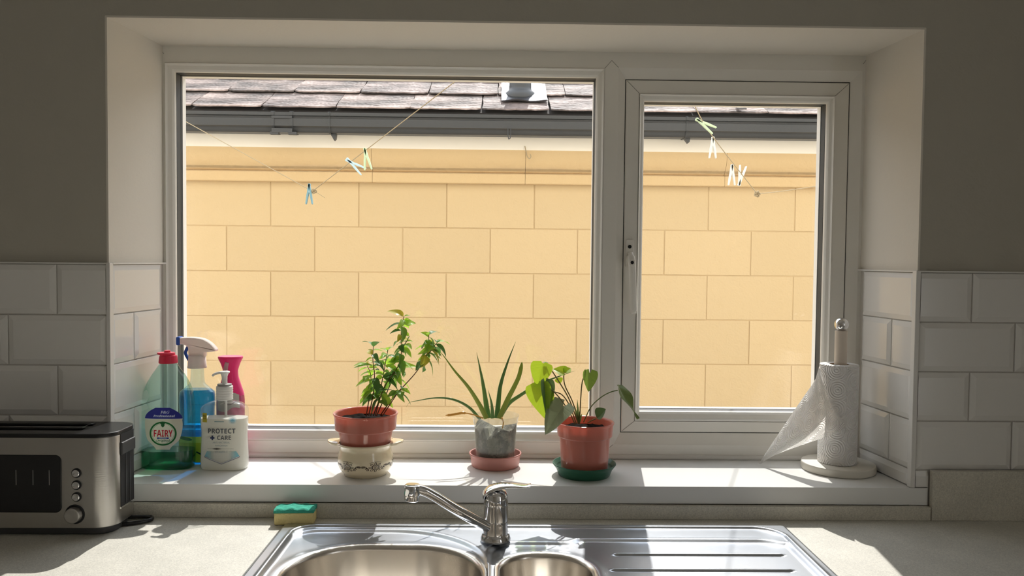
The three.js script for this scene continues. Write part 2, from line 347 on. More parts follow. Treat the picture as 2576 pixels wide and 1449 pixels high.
// ---------- window ----------
{
  const w = structure('window_1');
  const Z = ZF, LB = [-0.766, 0.2395, 0.1043, 0.971], RB = [0.271, 0.8364, 0.0998, 0.973];
  const gl = [-0.7465, 0.2212, 0.1272, 0.9515];
  part('frame', merge([
    ring([[-0.783, 0.8545, 0.064, 1.0135, ZO + 0.018], [-0.783, 0.8545, 0.064, 1.0135, Z - 0.001], [-0.782, 0.8535, 0.065, 1.0125, Z], [-0.7665, 0.8368, 0.0865, 0.989, Z]]),
    ring([[-0.7665, 0.255, 0.0865, 0.989, Z], [...LB, Z], inset(LB, 0.0006, Z - 0.0012), inset(LB, 0.0014, Z - 0.0008)]),
    ring([[0.255, 0.8368, 0.0865, 0.989, Z], [...RB, Z], [...RB.map((v, i) => v + [0.002, -0.002, 0.002, -0.002][i]), Z - 0.001], [0.2885, 0.8128, 0.1260, 0.9492, Z - 0.0115], [0.2888, 0.8125, 0.1263, 0.9489, Z - 0.034], [0.300, 0.80, 0.138, 0.938, Z - 0.036], [0.300, 0.80, 0.138, 0.938, ZO + 0.03]]),
    // outer leaf of the fixed light and outside face
    ring([[-0.7455, 0.2202, 0.1282, 0.9505, -0.262], [-0.7455, 0.2202, 0.1282, 0.9505, ZO + 0.018], [-0.783, 0.256, 0.064, 1.0135, ZO + 0.018]]),
    ring([[0.300, 0.80, 0.138, 0.938, ZO + 0.03], [0.29, 0.812, 0.128, 0.949, ZO + 0.018], [0.256, 0.8545, 0.064, 1.0135, ZO + 0.018]]),
  ]), M.upvc, w);
  const strip = (x0, y0, x1, y1, z, t = 0.0006) => { const d = V(x1 - x0, y1 - y0, 0).normalize(), n = V(-d.y, d.x, 0).multiplyScalar(t); return hull([[x0 - n.x, y0 - n.y, z - 0.0004], [x1 - n.x, y1 - n.y, z - 0.0004], [x1 + n.x, y1 + n.y, z - 0.0004], [x0 + n.x, y0 + n.y, z - 0.0004]], [[x0 - n.x, y0 - n.y, z + 0.0003], [x1 - n.x, y1 - n.y, z + 0.0003], [x1 + n.x, y1 + n.y, z + 0.0003], [x0 + n.x, y0 + n.y, z + 0.0003]]); };
  part('weld_seam', merge([strip(0.255, 0.989, 0.2395, 0.971, Z), strip(0.255, 0.989, 0.271, 0.973, Z), strip(0.255, 0.0865, 0.271, 0.0998, Z), strip(0.255, 0.0865, 0.2395, 0.1043, Z), strip(-0.7665, 0.989, -0.782, 1.0115, Z), strip(0.8368, 0.989, 0.8535, 1.0115, Z)]), M.seam, w);
  // glazing bead: small lip, shallow cove, slope to the glass
  const bead = (b, g, z) => { const mix = (k, zz) => b.map((v, i) => lerp(v, g[i], k)).concat(zz); return ring([mix(0.06, z - 0.0010), mix(0.07, z + 0.0025), mix(0.16, z + 0.0028), mix(0.24, z + 0.0004), mix(0.36, z - 0.002), mix(0.75, z - 0.006), mix(0.94, z - 0.010), mix(1, z - 0.013), mix(1, z - 0.0185)]); };
  part('glazing_bead', bead(LB, gl, Z), M.upvc, w);
  part('glass_pane', box(gl[0] - 0.006, gl[1] + 0.006, gl[2] - 0.006, gl[3] + 0.006, Z - 0.0200, Z - 0.0199), M.pane, w).geometry = new THREE.PlaneGeometry(gl[1] - gl[0] + 0.012, gl[3] - gl[2] + 0.012).translate((gl[0] + gl[1]) / 2, (gl[2] + gl[3]) / 2, Z - 0.020);
  part('glass_pane', new THREE.PlaneGeometry(gl[1] - gl[0] + 0.012, gl[3] - gl[2] + 0.012).translate((gl[0] + gl[1]) / 2, (gl[2] + gl[3]) / 2, Z - 0.044), M.pane, w);
  const spacer = (g, z0, z1) => ring([[g[0], g[1], g[2], g[3], z0], [g[0], g[1], g[2], g[3], z1], [g[0] - 0.012, g[1] + 0.012, g[2] - 0.012, g[3] + 0.012, z1], [g[0] - 0.012, g[1] + 0.012, g[2] - 0.012, g[3] + 0.012, z0]], true);
  part('spacer_bar', spacer(gl, Z - 0.0205, Z - 0.0435), M.gasket, w);
  part('gasket', merge([spacer([gl[0], gl[1], gl[2], gl[3]], Z - 0.0182, Z - 0.0196), spacer([gl[0] + 0.0005, gl[1] - 0.0005, gl[2] + 0.0005, gl[3] - 0.0005], Z - 0.0445, Z - 0.054)]), M.gasket, w);

  // opening sash
  const s = part('sash', ring([[0.2905, 0.8108, 0.1280, 0.9472, Z - 0.06], [0.2905, 0.8108, 0.1280, 0.9472, Z - 0.0115], [0.2925, 0.8088, 0.1300, 0.9452, Z - 0.0095], [0.3212, 0.778, 0.153, 0.917, Z - 0.0095]]), M.upvc, w);
  const sb = [0.3212, 0.778, 0.153, 0.917], sg = [0.3355, 0.7638, 0.1752, 0.9010], sz = Z - 0.0095;
  part('glazing_bead', bead(sb, sg, sz), M.upvc, s);
  for (const dz of [0.020, 0.044]) part('glass_pane', new THREE.PlaneGeometry(sg[1] - sg[0] + 0.012, sg[3] - sg[2] + 0.012).translate((sg[0] + sg[1]) / 2, (sg[2] + sg[3]) / 2, sz - dz), M.pane, s);
  part('spacer_bar', spacer(sg, sz - 0.0205, sz - 0.0435), M.gasket, s);
  part('gasket', merge([spacer(sg, sz - 0.0182, sz - 0.0196), spacer([sg[0] + 0.0005, sg[1] - 0.0005, sg[2] + 0.0005, sg[3] - 0.0005], sz - 0.0445, sz - 0.052)]), M.gasket, s);
  part('outer_leaf', ring([[sg[0] + 0.001, sg[1] - 0.001, sg[2] + 0.001, sg[3] - 0.001, sz - 0.046], [sg[0] + 0.001, sg[1] - 0.001, sg[2] + 0.001, sg[3] - 0.001, sz - 0.066], [0.294, 0.807, 0.131, 0.944, sz - 0.066], [0.294, 0.807, 0.131, 0.944, sz - 0.046]], true), M.upvc, s);
  part('weld_seam', merge([strip(0.2925, 0.9452, 0.3212, 0.917, sz), strip(0.8088, 0.9452, 0.778, 0.917, sz), strip(0.2925, 0.13, 0.3212, 0.153, sz), strip(0.8088, 0.13, 0.778, 0.153, sz)]), M.seam, s);
  part('draught_seal', ring([[0.2885, 0.8128, 0.1260, 0.9492, Z - 0.013], [0.2905, 0.8108, 0.128, 0.9472, Z - 0.0145]]), M.gasket, w);

  // locking handle
  const hz = sz, h = part('window_handle', merge([
    extrude(roundRect(0.2945, 0.3115, 0.514, 0.578, 0.0035), 0.011, 0.0015).translate(0, 0, hz),
    new THREE.CylinderGeometry(0.008, 0.009, 0.016, 24).rotateX(Math.PI / 2).translate(0.3035, 0.535, hz + 0.017),
    tube([V(0.3025, 0.548, hz + 0.022), V(0.3035, 0.535, hz + 0.029), V(0.306, 0.510, hz + 0.031), V(0.3085, 0.47, hz + 0.027), V(0.3105, 0.425, hz + 0.024), V(0.3115, 0.408, hz + 0.0235)], (t) => t < 0.06 ? 0.006 : t > 0.96 ? 0.0065 : lerp(0.0085, 0.0085, t), 40, 16, 0.62, V(0, 0, 1)),
  ]), M.upvc, w);
  part('screw_cap', new THREE.CylinderGeometry(0.0042, 0.0042, 0.002, 20).rotateX(Math.PI / 2), M.blackMatt, h, [0.3025, 0.562, hz + 0.0113]);
  part('lock_button', extrude(roundRect(-0.0062, 0.0062, -0.0075, 0.0075, 0.003), 0.004, 0.0008), M.upvc, h, [0.3045, 0.525, hz + 0.0335]);
  part('keyhole', new THREE.CylinderGeometry(0.0038, 0.0038, 0.002, 20).rotateX(Math.PI / 2), M.blackMatt, h, [0.3045, 0.5255, hz + 0.0372]);
}

// ---------- sill, worktop, upstand ----------
{
  const s = structure('window_sill');
  part('sill_board', hull([[-0.90, 0.0296, 0.0125], [0.8935, 0.0296, 0.0125], [0.8935, 0.0296, -0.006], [0.8465, 0.0296, ZF - 0.03], [-0.774, 0.0296, ZF - 0.03], [-0.90, 0.0296, -0.006]], [[-0.90, YS, 0.0125], [0.8935, YS, 0.0125], [0.8935, YS, -0.006], [0.8465, YS + 0.001, ZF - 0.03], [-0.774, YS + 0.001, ZF - 0.03], [-0.90, YS, -0.006]]), M.sill, s);
  part('sealant_bead', tube([V(-0.768, YS + 0.0055, ZF + 0.0015), V(0, YS + 0.0058, ZF + 0.0015), V(0.842, YS + 0.0055, ZF + 0.0015)], 0.006, 6, 8), M.trim, s);
  const hole = roundRect(-0.405, 0.562, -0.545, -0.08, 0.03, new THREE.Path());
  const sh = new THREE.Shape(); sh.moveTo(-1.6, 0); sh.lineTo(2.0, 0); sh.lineTo(2.0, -0.62); sh.lineTo(-1.6, -0.62); sh.closePath(); sh.holes.push(hole);
  const wt = new THREE.ExtrudeGeometry(sh, { depth: 0.038, bevelEnabled: false, curveSegments: 8 }).rotateX(-Math.PI / 2).translate(0, -0.038, 0);
  const w = part('worktop', metreUV(wt), M.worktop, scene);
  tag(w, 'pale speckled stone-look kitchen worktop running below the window', 'worktop');
  const u = thing('worktop_upstand', [0, 0, 0], 'low grey upstand along the back of the worktop, notched below the window', 'upstand');
  part('low_strip', box(-0.9, 0.8945, 0.0002, 0.0282, 0.0126, 0.0246, 0.0008), M.upstand, u);
  part('tall_end', box(0.8965, 1.99, 0.0002, 0.1035, 0.0126, 0.0246, 0.0008), M.upstand, u);
  part('tall_end', box(-1.59, -0.902, 0.0002, 0.1035, 0.0126, 0.0246, 0.0008), M.upstand, u);
}

// ---------- sink ----------
{
  const t = thing('kitchen_sink', [0, 0, 0], 'stainless steel inset sink with one and a half bowls and a ribbed drainer', 'sink');
  const sdf = (x, z, x0, x1, z0, z1, r) => { // rounded rectangle with corner radii [back left, back right, front right, front left]
    const cx = (x0 + x1) / 2, cz = (z0 + z1) / 2, q = x < cx ? (z < cz ? r[0] : r[3]) : (z < cz ? r[1] : r[2]);
    const ax = Math.abs(x - cx) - (x1 - x0) / 2 + q, az = Math.abs(z - cz) - (z1 - z0) / 2 + q;
    return Math.min(Math.max(ax, az), 0) + Math.hypot(Math.max(ax, 0), Math.max(az, 0)) - q;
  };
  const outer = [-0.4215, 0.5785, 0.0635, 0.561, [0.012, 0.012, 0.012, 0.012]], rim = [-0.3905, 0.5540, 0.083, 0.541, [0.035, 0.05, 0.05, 0.035]];
  const mainR = [-0.388, -0.014, 0.100, 0.535, [0.05, 0.19, 0.05, 0.05]], halfR = [-0.012, 0.60, 0.1650, 0.60, [0.05, 0.05, 0.05, 0.05]], drainR = [0.150, 0.540, 0.1465, 0.53, [0.012, 0.045, 0.045, 0.012]];
  const bowlA = [-0.366, -0.018, 0.1745, 0.522, [0.135, 0.135, 0.1, 0.1]], bowlB = [0.0, 0.170, 0.2120, 0.47, [0.075, 0.085, 0.07, 0.07]];
  const smin = (a, b, k) => { const h = clamp(0.5 + 0.5 * (b - a) / k, 0, 1); return lerp(b, a, h) - k * h * (1 - h); };
  const ramp = (d, w) => sstep(d, -w, w);
  function height(x, z) {
    let y = 0.0042;
    const d0 = sdf(x, z, ...outer); y -= 0.0038 * sstep(d0, -0.006, 0);
    const d1 = sdf(x, z, ...rim); y -= 0.0026 * (1 - ramp(d1, 0.0030)); y += 0.0014 * Math.exp(-((d1 - 0.004) ** 2) / 0.0000125);
    const dm = sdf(x, z, ...mainR), dh = Math.max(sdf(x, z, ...halfR), d1 + 0.012), dd = sdf(x, z, ...drainR);
    const rec = Math.min(dm, smin(dh, dd, 0.02));
    y -= 0.0042 * (1 - ramp(rec, 0.0055)); y += 0.0007 * Math.exp(-((rec - 0.007) ** 2) / 0.00001);
    const da = sdf(x, z, ...bowlA), db = sdf(x, z, ...bowlB), dmin = Math.min(da, db);
    y += 0.0022 * Math.exp(-((dmin - 0.008) ** 2) / 0.00012) - 0.010 * (1 - sstep(dmin, -0.006, 0.004));
    for (let k = 0; k < 5; k++) { // pressed ribs
      const zr = 0.2125 + k * 0.0725, xa = 0.2135 - k * 0.0145, xb = 0.5225 - k * 0.010, dz = z - zr;
      const along = sstep(x, xa - 0.006, xa + 0.006) * (1 - sstep(x, xb - 0.006, xb + 0.006));
      y += along * (0.0022 * Math.exp(-((dz + 0.0035) ** 2) / 0.000009) - 0.0022 * Math.exp(-((dz - 0.0025) ** 2) / 0.000009));
    }
    return y;
  }
  const xs = [], zs = [];
  for (let x = outer[0]; x < outer[1] + 1e-6; x += 0.0025) xs.push(x);
  for (let z = outer[2]; z < 0.47; z += 0.0016) zs.push(z);
  for (let z = 0.47; z < outer[3] + 1e-6; z += 0.007) zs.push(z);
  const pos = [], nor = [], uv = [], idx = [], nx = xs.length;
  for (const z of zs) for (const x of xs) {
    const e = 0.0006, y = height(x, z), n = V((height(x - e, z) - height(x + e, z)) / (2 * e), 1, (height(x, z - e) - height(x, z + e)) / (2 * e)).normalize();
    pos.push(x, y, z); nor.push(n.x, n.y, n.z); uv.push(x, z);
  }
  for (let j = 0; j < zs.length - 1; j++) for (let i = 0; i < nx - 1; i++) {
    const x = xs[i] + 0.00125, z = (zs[j] + zs[j + 1]) / 2;
    if (Math.min(sdf(x, z, ...bowlA), sdf(x, z, ...bowlB)) < -0.0045) continue;
    const a = j * nx + i; idx.push(a, a + nx, a + 1, a + 1, a + nx, a + nx + 1);
  }
  const g = new THREE.BufferGeometry();
  g.setAttribute('position', new THREE.BufferAttribute(new Float32Array(pos), 3)); g.setAttribute('normal', new THREE.BufferAttribute(new Float32Array(nor), 3)); g.setAttribute('uv', new THREE.BufferAttribute(new Float32Array(uv), 2)); g.setIndex(idx);
  part('drainer_deck', g, M.steel, t);
  // bowls: rings of the rounded rectangle rolled over the lip and down
  function bowl([x0, x1, z0, z1, r], depth) {
    const N = 40, outline = (d) => { const o = []; const cor = [[x0 + r[0], z0 + r[0], r[0], Math.PI, 1.5 * Math.PI], [x1 - r[1], z0 + r[1], r[1], 1.5 * Math.PI, 2 * Math.PI], [x1 - r[2], z1 - r[2], r[2], 0, 0.5 * Math.PI], [x0 + r[3], z1 - r[3], r[3], 0.5 * Math.PI, Math.PI]];
      for (const [cx, cz, q, a0, a1] of cor) for (let i = 0; i <= N; i++) { const a = lerp(a0, a1, i / N), rr_ = Math.max(q - d, 0.004); o.push([cx + Math.cos(a) * rr_, cz + Math.sin(a) * rr_]); } return o; };
    const prof = [];
    for (let i = 0; i <= 8; i++) { const a = i / 8 * Math.PI / 2; prof.push([-0.002 + 0.010 * Math.sin(a), 0.0015 - 0.010 * (1 - Math.cos(a))]); }
    prof.push([0.0095, -0.03], [0.0125, -0.07], [0.017, -depth + 0.035]);
    for (let i = 0; i <= 8; i++) { const a = i / 8 * Math.PI / 2; prof.push([0.018 + 0.032 * (1 - Math.cos(a)), -depth + 0.032 - 0.032 * Math.sin(a)]); }
    prof.push([0.07, -depth - 0.001]);
    const p = [], q = [], id = []; let n = 0;
    for (const [d, y] of prof) { const o = outline(d); n = o.length; let s = 0; o.forEach(([x, z], i) => { if (i) s += Math.hypot(x - o[i - 1][0], z - o[i - 1][1]); p.push(x, y, z); q.push(y * 1.0, s); }); p.push(o[0][0], y, o[0][1]); q.push(y, s + 0.2); }
    n += 1;
    for (let k = 0; k < prof.length - 1; k++) for (let i = 0; i < n - 1; i++) { const a = k * n + i; id.push(a, a + 1, a + n + 1, a, a + n + 1, a + n); }
    const c = p.length / 3, last = (prof.length - 1) * n; p.push((x0 + x1) / 2, -depth - 0.004, (z0 + z1) / 2); q.push(0, 0);
    for (let i = 0; i < n - 1; i++) id.push(c, last + i, last + i + 1);
    return mesh3(p, id.map((v) => v).reverse(), q);
  }
  part('main_bowl', bowl(bowlA, 0.165), M.steelBowl, t);
  part('half_bowl', bowl(bowlB, 0.11), M.steelBowl, t);
}
// ---------- mixer tap ----------
{
  const t = thing('mixer_tap', [-0.0012, 0.004, 0.155], 'chrome single-lever mixer tap rising from the sink, its spout swung to one side', 'tap');
  part('body', lathe([[0, 0], [0.0275, 0], [0.0282, 0.0015], [0.0278, 0.005], [0.0262, 0.0085], [0.0252, 0.011], [0.0228, 0.013], [0.0226, 0.03], [0.0226, 0.0362], [0.0220, 0.0366], [0.0220, 0.0374], [0.0226, 0.0378], [0.0226, 0.0662], [0.0218, 0.0668], [0.0218, 0.0686], [0.0226, 0.0692], [0.0224, 0.078], [0.0215, 0.086], [0.018, 0.0925], [0.010, 0.0960], [0, 0.097]], 72), M.chrome, t);
  // lever: a shell hood over the body running out to a thin blade
  const L = [];
  for (const [x, y, hw, th, dz] of [[-0.0232, 0.077, 0.010, 0.003, 0], [-0.0228, 0.086, 0.0175, 0.006, 0], [-0.0165, 0.095, 0.0215, 0.008, 0], [-0.004, 0.1005, 0.0218, 0.0085, 0], [0.012, 0.1035, 0.0185, 0.0075, 0], [0.028, 0.104, 0.0150, 0.0055, -0.001], [0.045, 0.1025, 0.0130, 0.0042, -0.002], [0.058, 0.102, 0.0125, 0.0036, -0.003], [0.0655, 0.1035, 0.0105, 0.003, -0.004]]) L.push({ x, y, hw, th, dz });
  const P = [], I = [], n = 20;
  const cv = (k) => new THREE.CatmullRomCurve3(L.map((s) => V(s.x, s[k], 0)));
  const K = 48, cy = cv('y'), ch = cv('hw'), ct = cv('th'), cd = cv('dz');
  for (let i = 0; i <= K; i++) { const u = i / K, p = cy.getPoint(u), hw = ch.getPoint(u).y, th = ct.getPoint(u).y, dz = cd.getPoint(u).y, T = cy.getTangent(u); for (let k = 0; k < n; k++) { const a = k / n * Math.PI * 2, s = Math.sin(a) * th / 2 - 0.12 * hw * Math.cos(a) ** 2; P.push(p.x - T.y * s, p.y + T.x * s, dz + Math.cos(a) * hw); } }
  for (let i = 0; i < K; i++) for (let k = 0; k < n; k++) { const a = i * n + k, b = i * n + (k + 1) % n; I.push(a, a + n, b, b, a + n, b + n); }
  for (const r of [0, K]) { const c = P.length / 3; let sx = 0, sy = 0, sz = 0; for (let k = 0; k < n; k++) { sx += P[(r * n + k) * 3]; sy += P[(r * n + k) * 3 + 1]; sz += P[(r * n + k) * 3 + 2]; } P.push(sx / n, sy / n, sz / n); for (let k = 0; k < n; k++) r ? I.push(c, r * n + k, r * n + (k + 1) % n) : I.push(c, (k + 1) % n, k); }
  part('lever', mesh3(P, I), M.chrome, t);
  const o = V(-0.0012, 0.004, 0.155), q = (x, y, z) => V(x, y, z).sub(o);
  part('spout', tube([q(-0.006, 0.0235, 0.158), q(-0.03, 0.040, 0.170), q(-0.06, 0.0625, 0.186), q(-0.088, 0.0835, 0.199), q(-0.112, 0.1015, 0.208), q(-0.130, 0.1125, 0.214), q(-0.143, 0.1165, 0.217), q(-0.155, 0.1150, 0.220)], (u) => lerp(0.0135, 0.0118, u) * (u > 0.97 ? 0.9 : 1), 60, 28, 0.74, V(-0.45, 0.85, 0)), M.chrome, t);
  const a = part('aerator', lathe([[0, 0.0185], [0.0125, 0.0185], [0.0142, 0.017], [0.0146, 0.012], [0.0144, 0.0002], [0.0138, 0], [0.0138, -0.0015], [0.0132, -0.0018], [0.0132, -0.009], [0.0122, -0.0105], [0, -0.0105]], 48), M.chrome, t, [-0.1500, 0.1035, 0.0645]);
  a.rotation.z = -0.06;
}

// ---------- sponge ----------
{
  const t = thing('sponge', [-0.402, 0.0002, 0.050], 'small yellow washing-up sponge with a green scouring top', 'sponge'); t.rotation.y = 0.06;
  const holes = std(C(0.95, 0.80, 0.36), 0.95, { bumpMap: rep(T_rough, 12), bumpScale: 0.0025 });
  part('foam', box(-0.0385, 0.0385, 0, 0.0245, -0.019, 0.019, 0.003), holes, t);
  const g = new THREE.BoxGeometry(0.079, 0.008, 0.040, 40, 3, 20), p = g.attributes.position;
  for (let i = 0; i < p.count; i++) { const x = p.getX(i), y = p.getY(i), z = p.getZ(i); p.setY(i, y + 0.0285 + (y > 0 ? 0.0012 * Math.sin(x * 260) * Math.cos(z * 210) + 0.0008 * Math.sin(x * 97 + 2) : 0) - (y > 0 ? 0.002 * sstep(Math.max(Math.abs(x) / 0.0395, Math.abs(z) / 0.02), 0.85, 1) : 0)); p.setX(i, x + 0.0007 * Math.sin(z * 400 + y * 300)); }
  g.computeVertexNormals();
  part('scourer', metreUV(g), std(C(0.06, 0.46, 0.33), 0.95, { bumpMap: rep(T_fine, 20), bumpScale: 0.0015 }), t);
}

// ---------- toaster ----------
{
  const X0 = -1.135, X1 = -0.7215, Z0 = 0.0265, Z1 = 0.140, H0 = 0.0165, H1 = 0.188;
  const t = thing('toaster', [0, 0, 0], 'long-slot brushed steel toaster with black top and viewing window', 'toaster');
  const foot = roundRect(X0, X1, -Z1, -Z0, 0.036);
  part('body', extrude(foot, H1 - H0, 0.0015, 24).rotateX(-Math.PI / 2).translate(0, H0, 0), M.brushed, t);
  part('base', extrude(roundRect(X0 + 0.012, X1 - 0.010, -Z1 + 0.012, -Z0 - 0.006, 0.032), 0.0158, 0.002).rotateX(-Math.PI / 2).translate(0, 0.0008, 0), M.darkGrey, t);
  const top = roundRect(X0 - 0.001, X1 + 0.001, -Z1 - 0.001, -Z0 + 0.001, 0.037);
  for (const z of [0.060, 0.098]) top.holes.push(roundRect(X0 + 0.04, X1 - 0.075, -z - 0.012, -z + 0.012, 0.004, new THREE.Path()));
  part('top_cover', extrude(top, 0.0085, 0.002).rotateX(-Math.PI / 2).translate(0, H1 - 0.001, 0), M.black, t);
  part('slot_liner', merge([0.060, 0.098].map((z) => box(X0 + 0.041, X1 - 0.076, H1 - 0.002, H1 + 0.0005, z - 0.0115, z + 0.0115))), M.blackMatt, t);
  part('slot_trim', merge([box(-0.806, -0.8045, 0.1945, 0.1962, 0.036, 0.085), box(-0.95, -0.7985, 0.1945, 0.1957, 0.0778, 0.0792)]), M.chrome, t);
  const win = part('viewing_window', extrude(roundRect(-1.02, -0.8155, 0.0465, 0.1555, 0.012), 0.004, 0.0012).translate(0, 0, Z1 - 0.002), M.black, t);
  for (const x of [-0.8988, -0.8675, -0.8375, -0.930, -0.960]) part('heating_wire', new THREE.CylinderGeometry(0.0004, 0.0004, 0.028, 6).translate(x, 0.113, Z1 + 0.0023), M.brushed, win);
  const cap = (r) => lathe([[0, 0.0035], [r * 0.25, 0.0033], [r * 0.75, 0.0042], [r * 0.94, 0.004], [r, 0.003], [r, -0.002]], 40).rotateX(Math.PI / 2);
  const ringG = (r) => lathe([[r * 1.02, -0.001], [r * 1.02, 0.0012], [r * 1.24, 0.0012], [r * 1.28, 0.0004], [r * 1.28, -0.001]], 40).rotateX(Math.PI / 2);
  for (const y of [0.1215, 0.0990, 0.0765]) { const b = part('button', cap(0.0070), M.chrome, t, [-0.7878, y, Z1 + 0.001]); part('button_ring', ringG(0.0070), M.blackMatt, b, [0, 0, 0]); }
  const k = part('browning_knob', merge([cap(0.0145).translate(0, 0, 0.009), new THREE.CylinderGeometry(0.0145, 0.0150, 0.0125, 48, 1, true).rotateX(Math.PI / 2).translate(0, 0, 0.0055)]), M.brushed, t, [-0.7915, 0.0435, Z1]);
  part('knob_ring', ringG(0.0145), M.blackMatt, k);
  part('lever_slot', box(X1 - 0.004, X1 + 0.0008, 0.046, 0.1885, 0.052, 0.108, 0.0015), M.blackMatt, t);
  part('lever_rail', merge([box(X1 + 0.0006, X1 + 0.0016, 0.05, 0.150, 0.0705, 0.0725), box(X1 + 0.0006, X1 + 0.0016, 0.05, 0.150, 0.0865, 0.0885)]), M.darkGrey, t);
  part('slot_foot', box(X1 - 0.001, X1 + 0.0012, 0.044, 0.0475, 0.052, 0.108), M.chrome, t);
  part('lever', box(X1 - 0.001, X1 + 0.0045, 0.148, 0.172, 0.0525, 0.1075, 0.0022), M.darkGrey, t);
  part('power_cable', tube([V(-0.80, 0.010, 0.045), V(-0.745, 0.006, 0.043), V(-0.712, 0.005, 0.036), V(-0.692, 0.0055, 0.040), V(-0.688, 0.005, 0.052), V(-0.700, 0.0045, 0.064), V(-0.728, 0.0045, 0.078), V(-0.765, 0.006, 0.088)], 0.0038, 60, 10), M.black, t);
}

// ---------- bottles ----------
// printed patch lying on the front of a lofted bottle
function frontPatch(S, y0, y1, halfWidth, lift, nu = 30, nv = 40) {
  const at_ = (y) => { let k = 0; while (k < S.length - 2 && S[k + 1].y < y) k++; const f = clamp((y - S[k].y) / (S[k + 1].y - S[k].y || 1), 0, 1), m = {}; for (const n of ['rx', 'rz', 'n', 'x', 'z']) m[n] = lerp(S[k][n] ?? (n === 'n' ? 2 : 0), S[k + 1][n] ?? (n === 'n' ? 2 : 0), f); return m; };
  const p = [], uv = [], id = []; let wmax = 0;
  for (let j = 0; j <= nv; j++) wmax = Math.max(wmax, halfWidth(j / nv));
  for (let j = 0; j <= nv; j++) { const v = j / nv, y = lerp(y0, y1, v), m = at_(y), hw = Math.min(halfWidth(v), m.rx * 0.97); for (let i = 0; i <= nu; i++) { const x = lerp(-hw, hw, i / nu), z = m.rz * (1 - Math.abs(x / m.rx) ** m.n) ** (1 / m.n); p.push(m.x + x, y, m.z + z + lift); uv.push(0.5 + x / (2 * wmax), v); } }
  const w = nu + 1; for (let j = 0; j < nv; j++) for (let i = 0; i < nu; i++) { const a = j * w + i; id.push(a, a + 1, a + w + 1, a, a + w + 1, a + w); }
  return mesh3(p, id, uv);
}
function canvas(w, h, draw) { const c = document.createElement('canvas'); c.width = w; c.height = h; const g = c.getContext('2d'); draw(g, w, h); const t = new THREE.CanvasTexture(c); t.colorSpace = THREE.SRGBColorSpace; return t; }
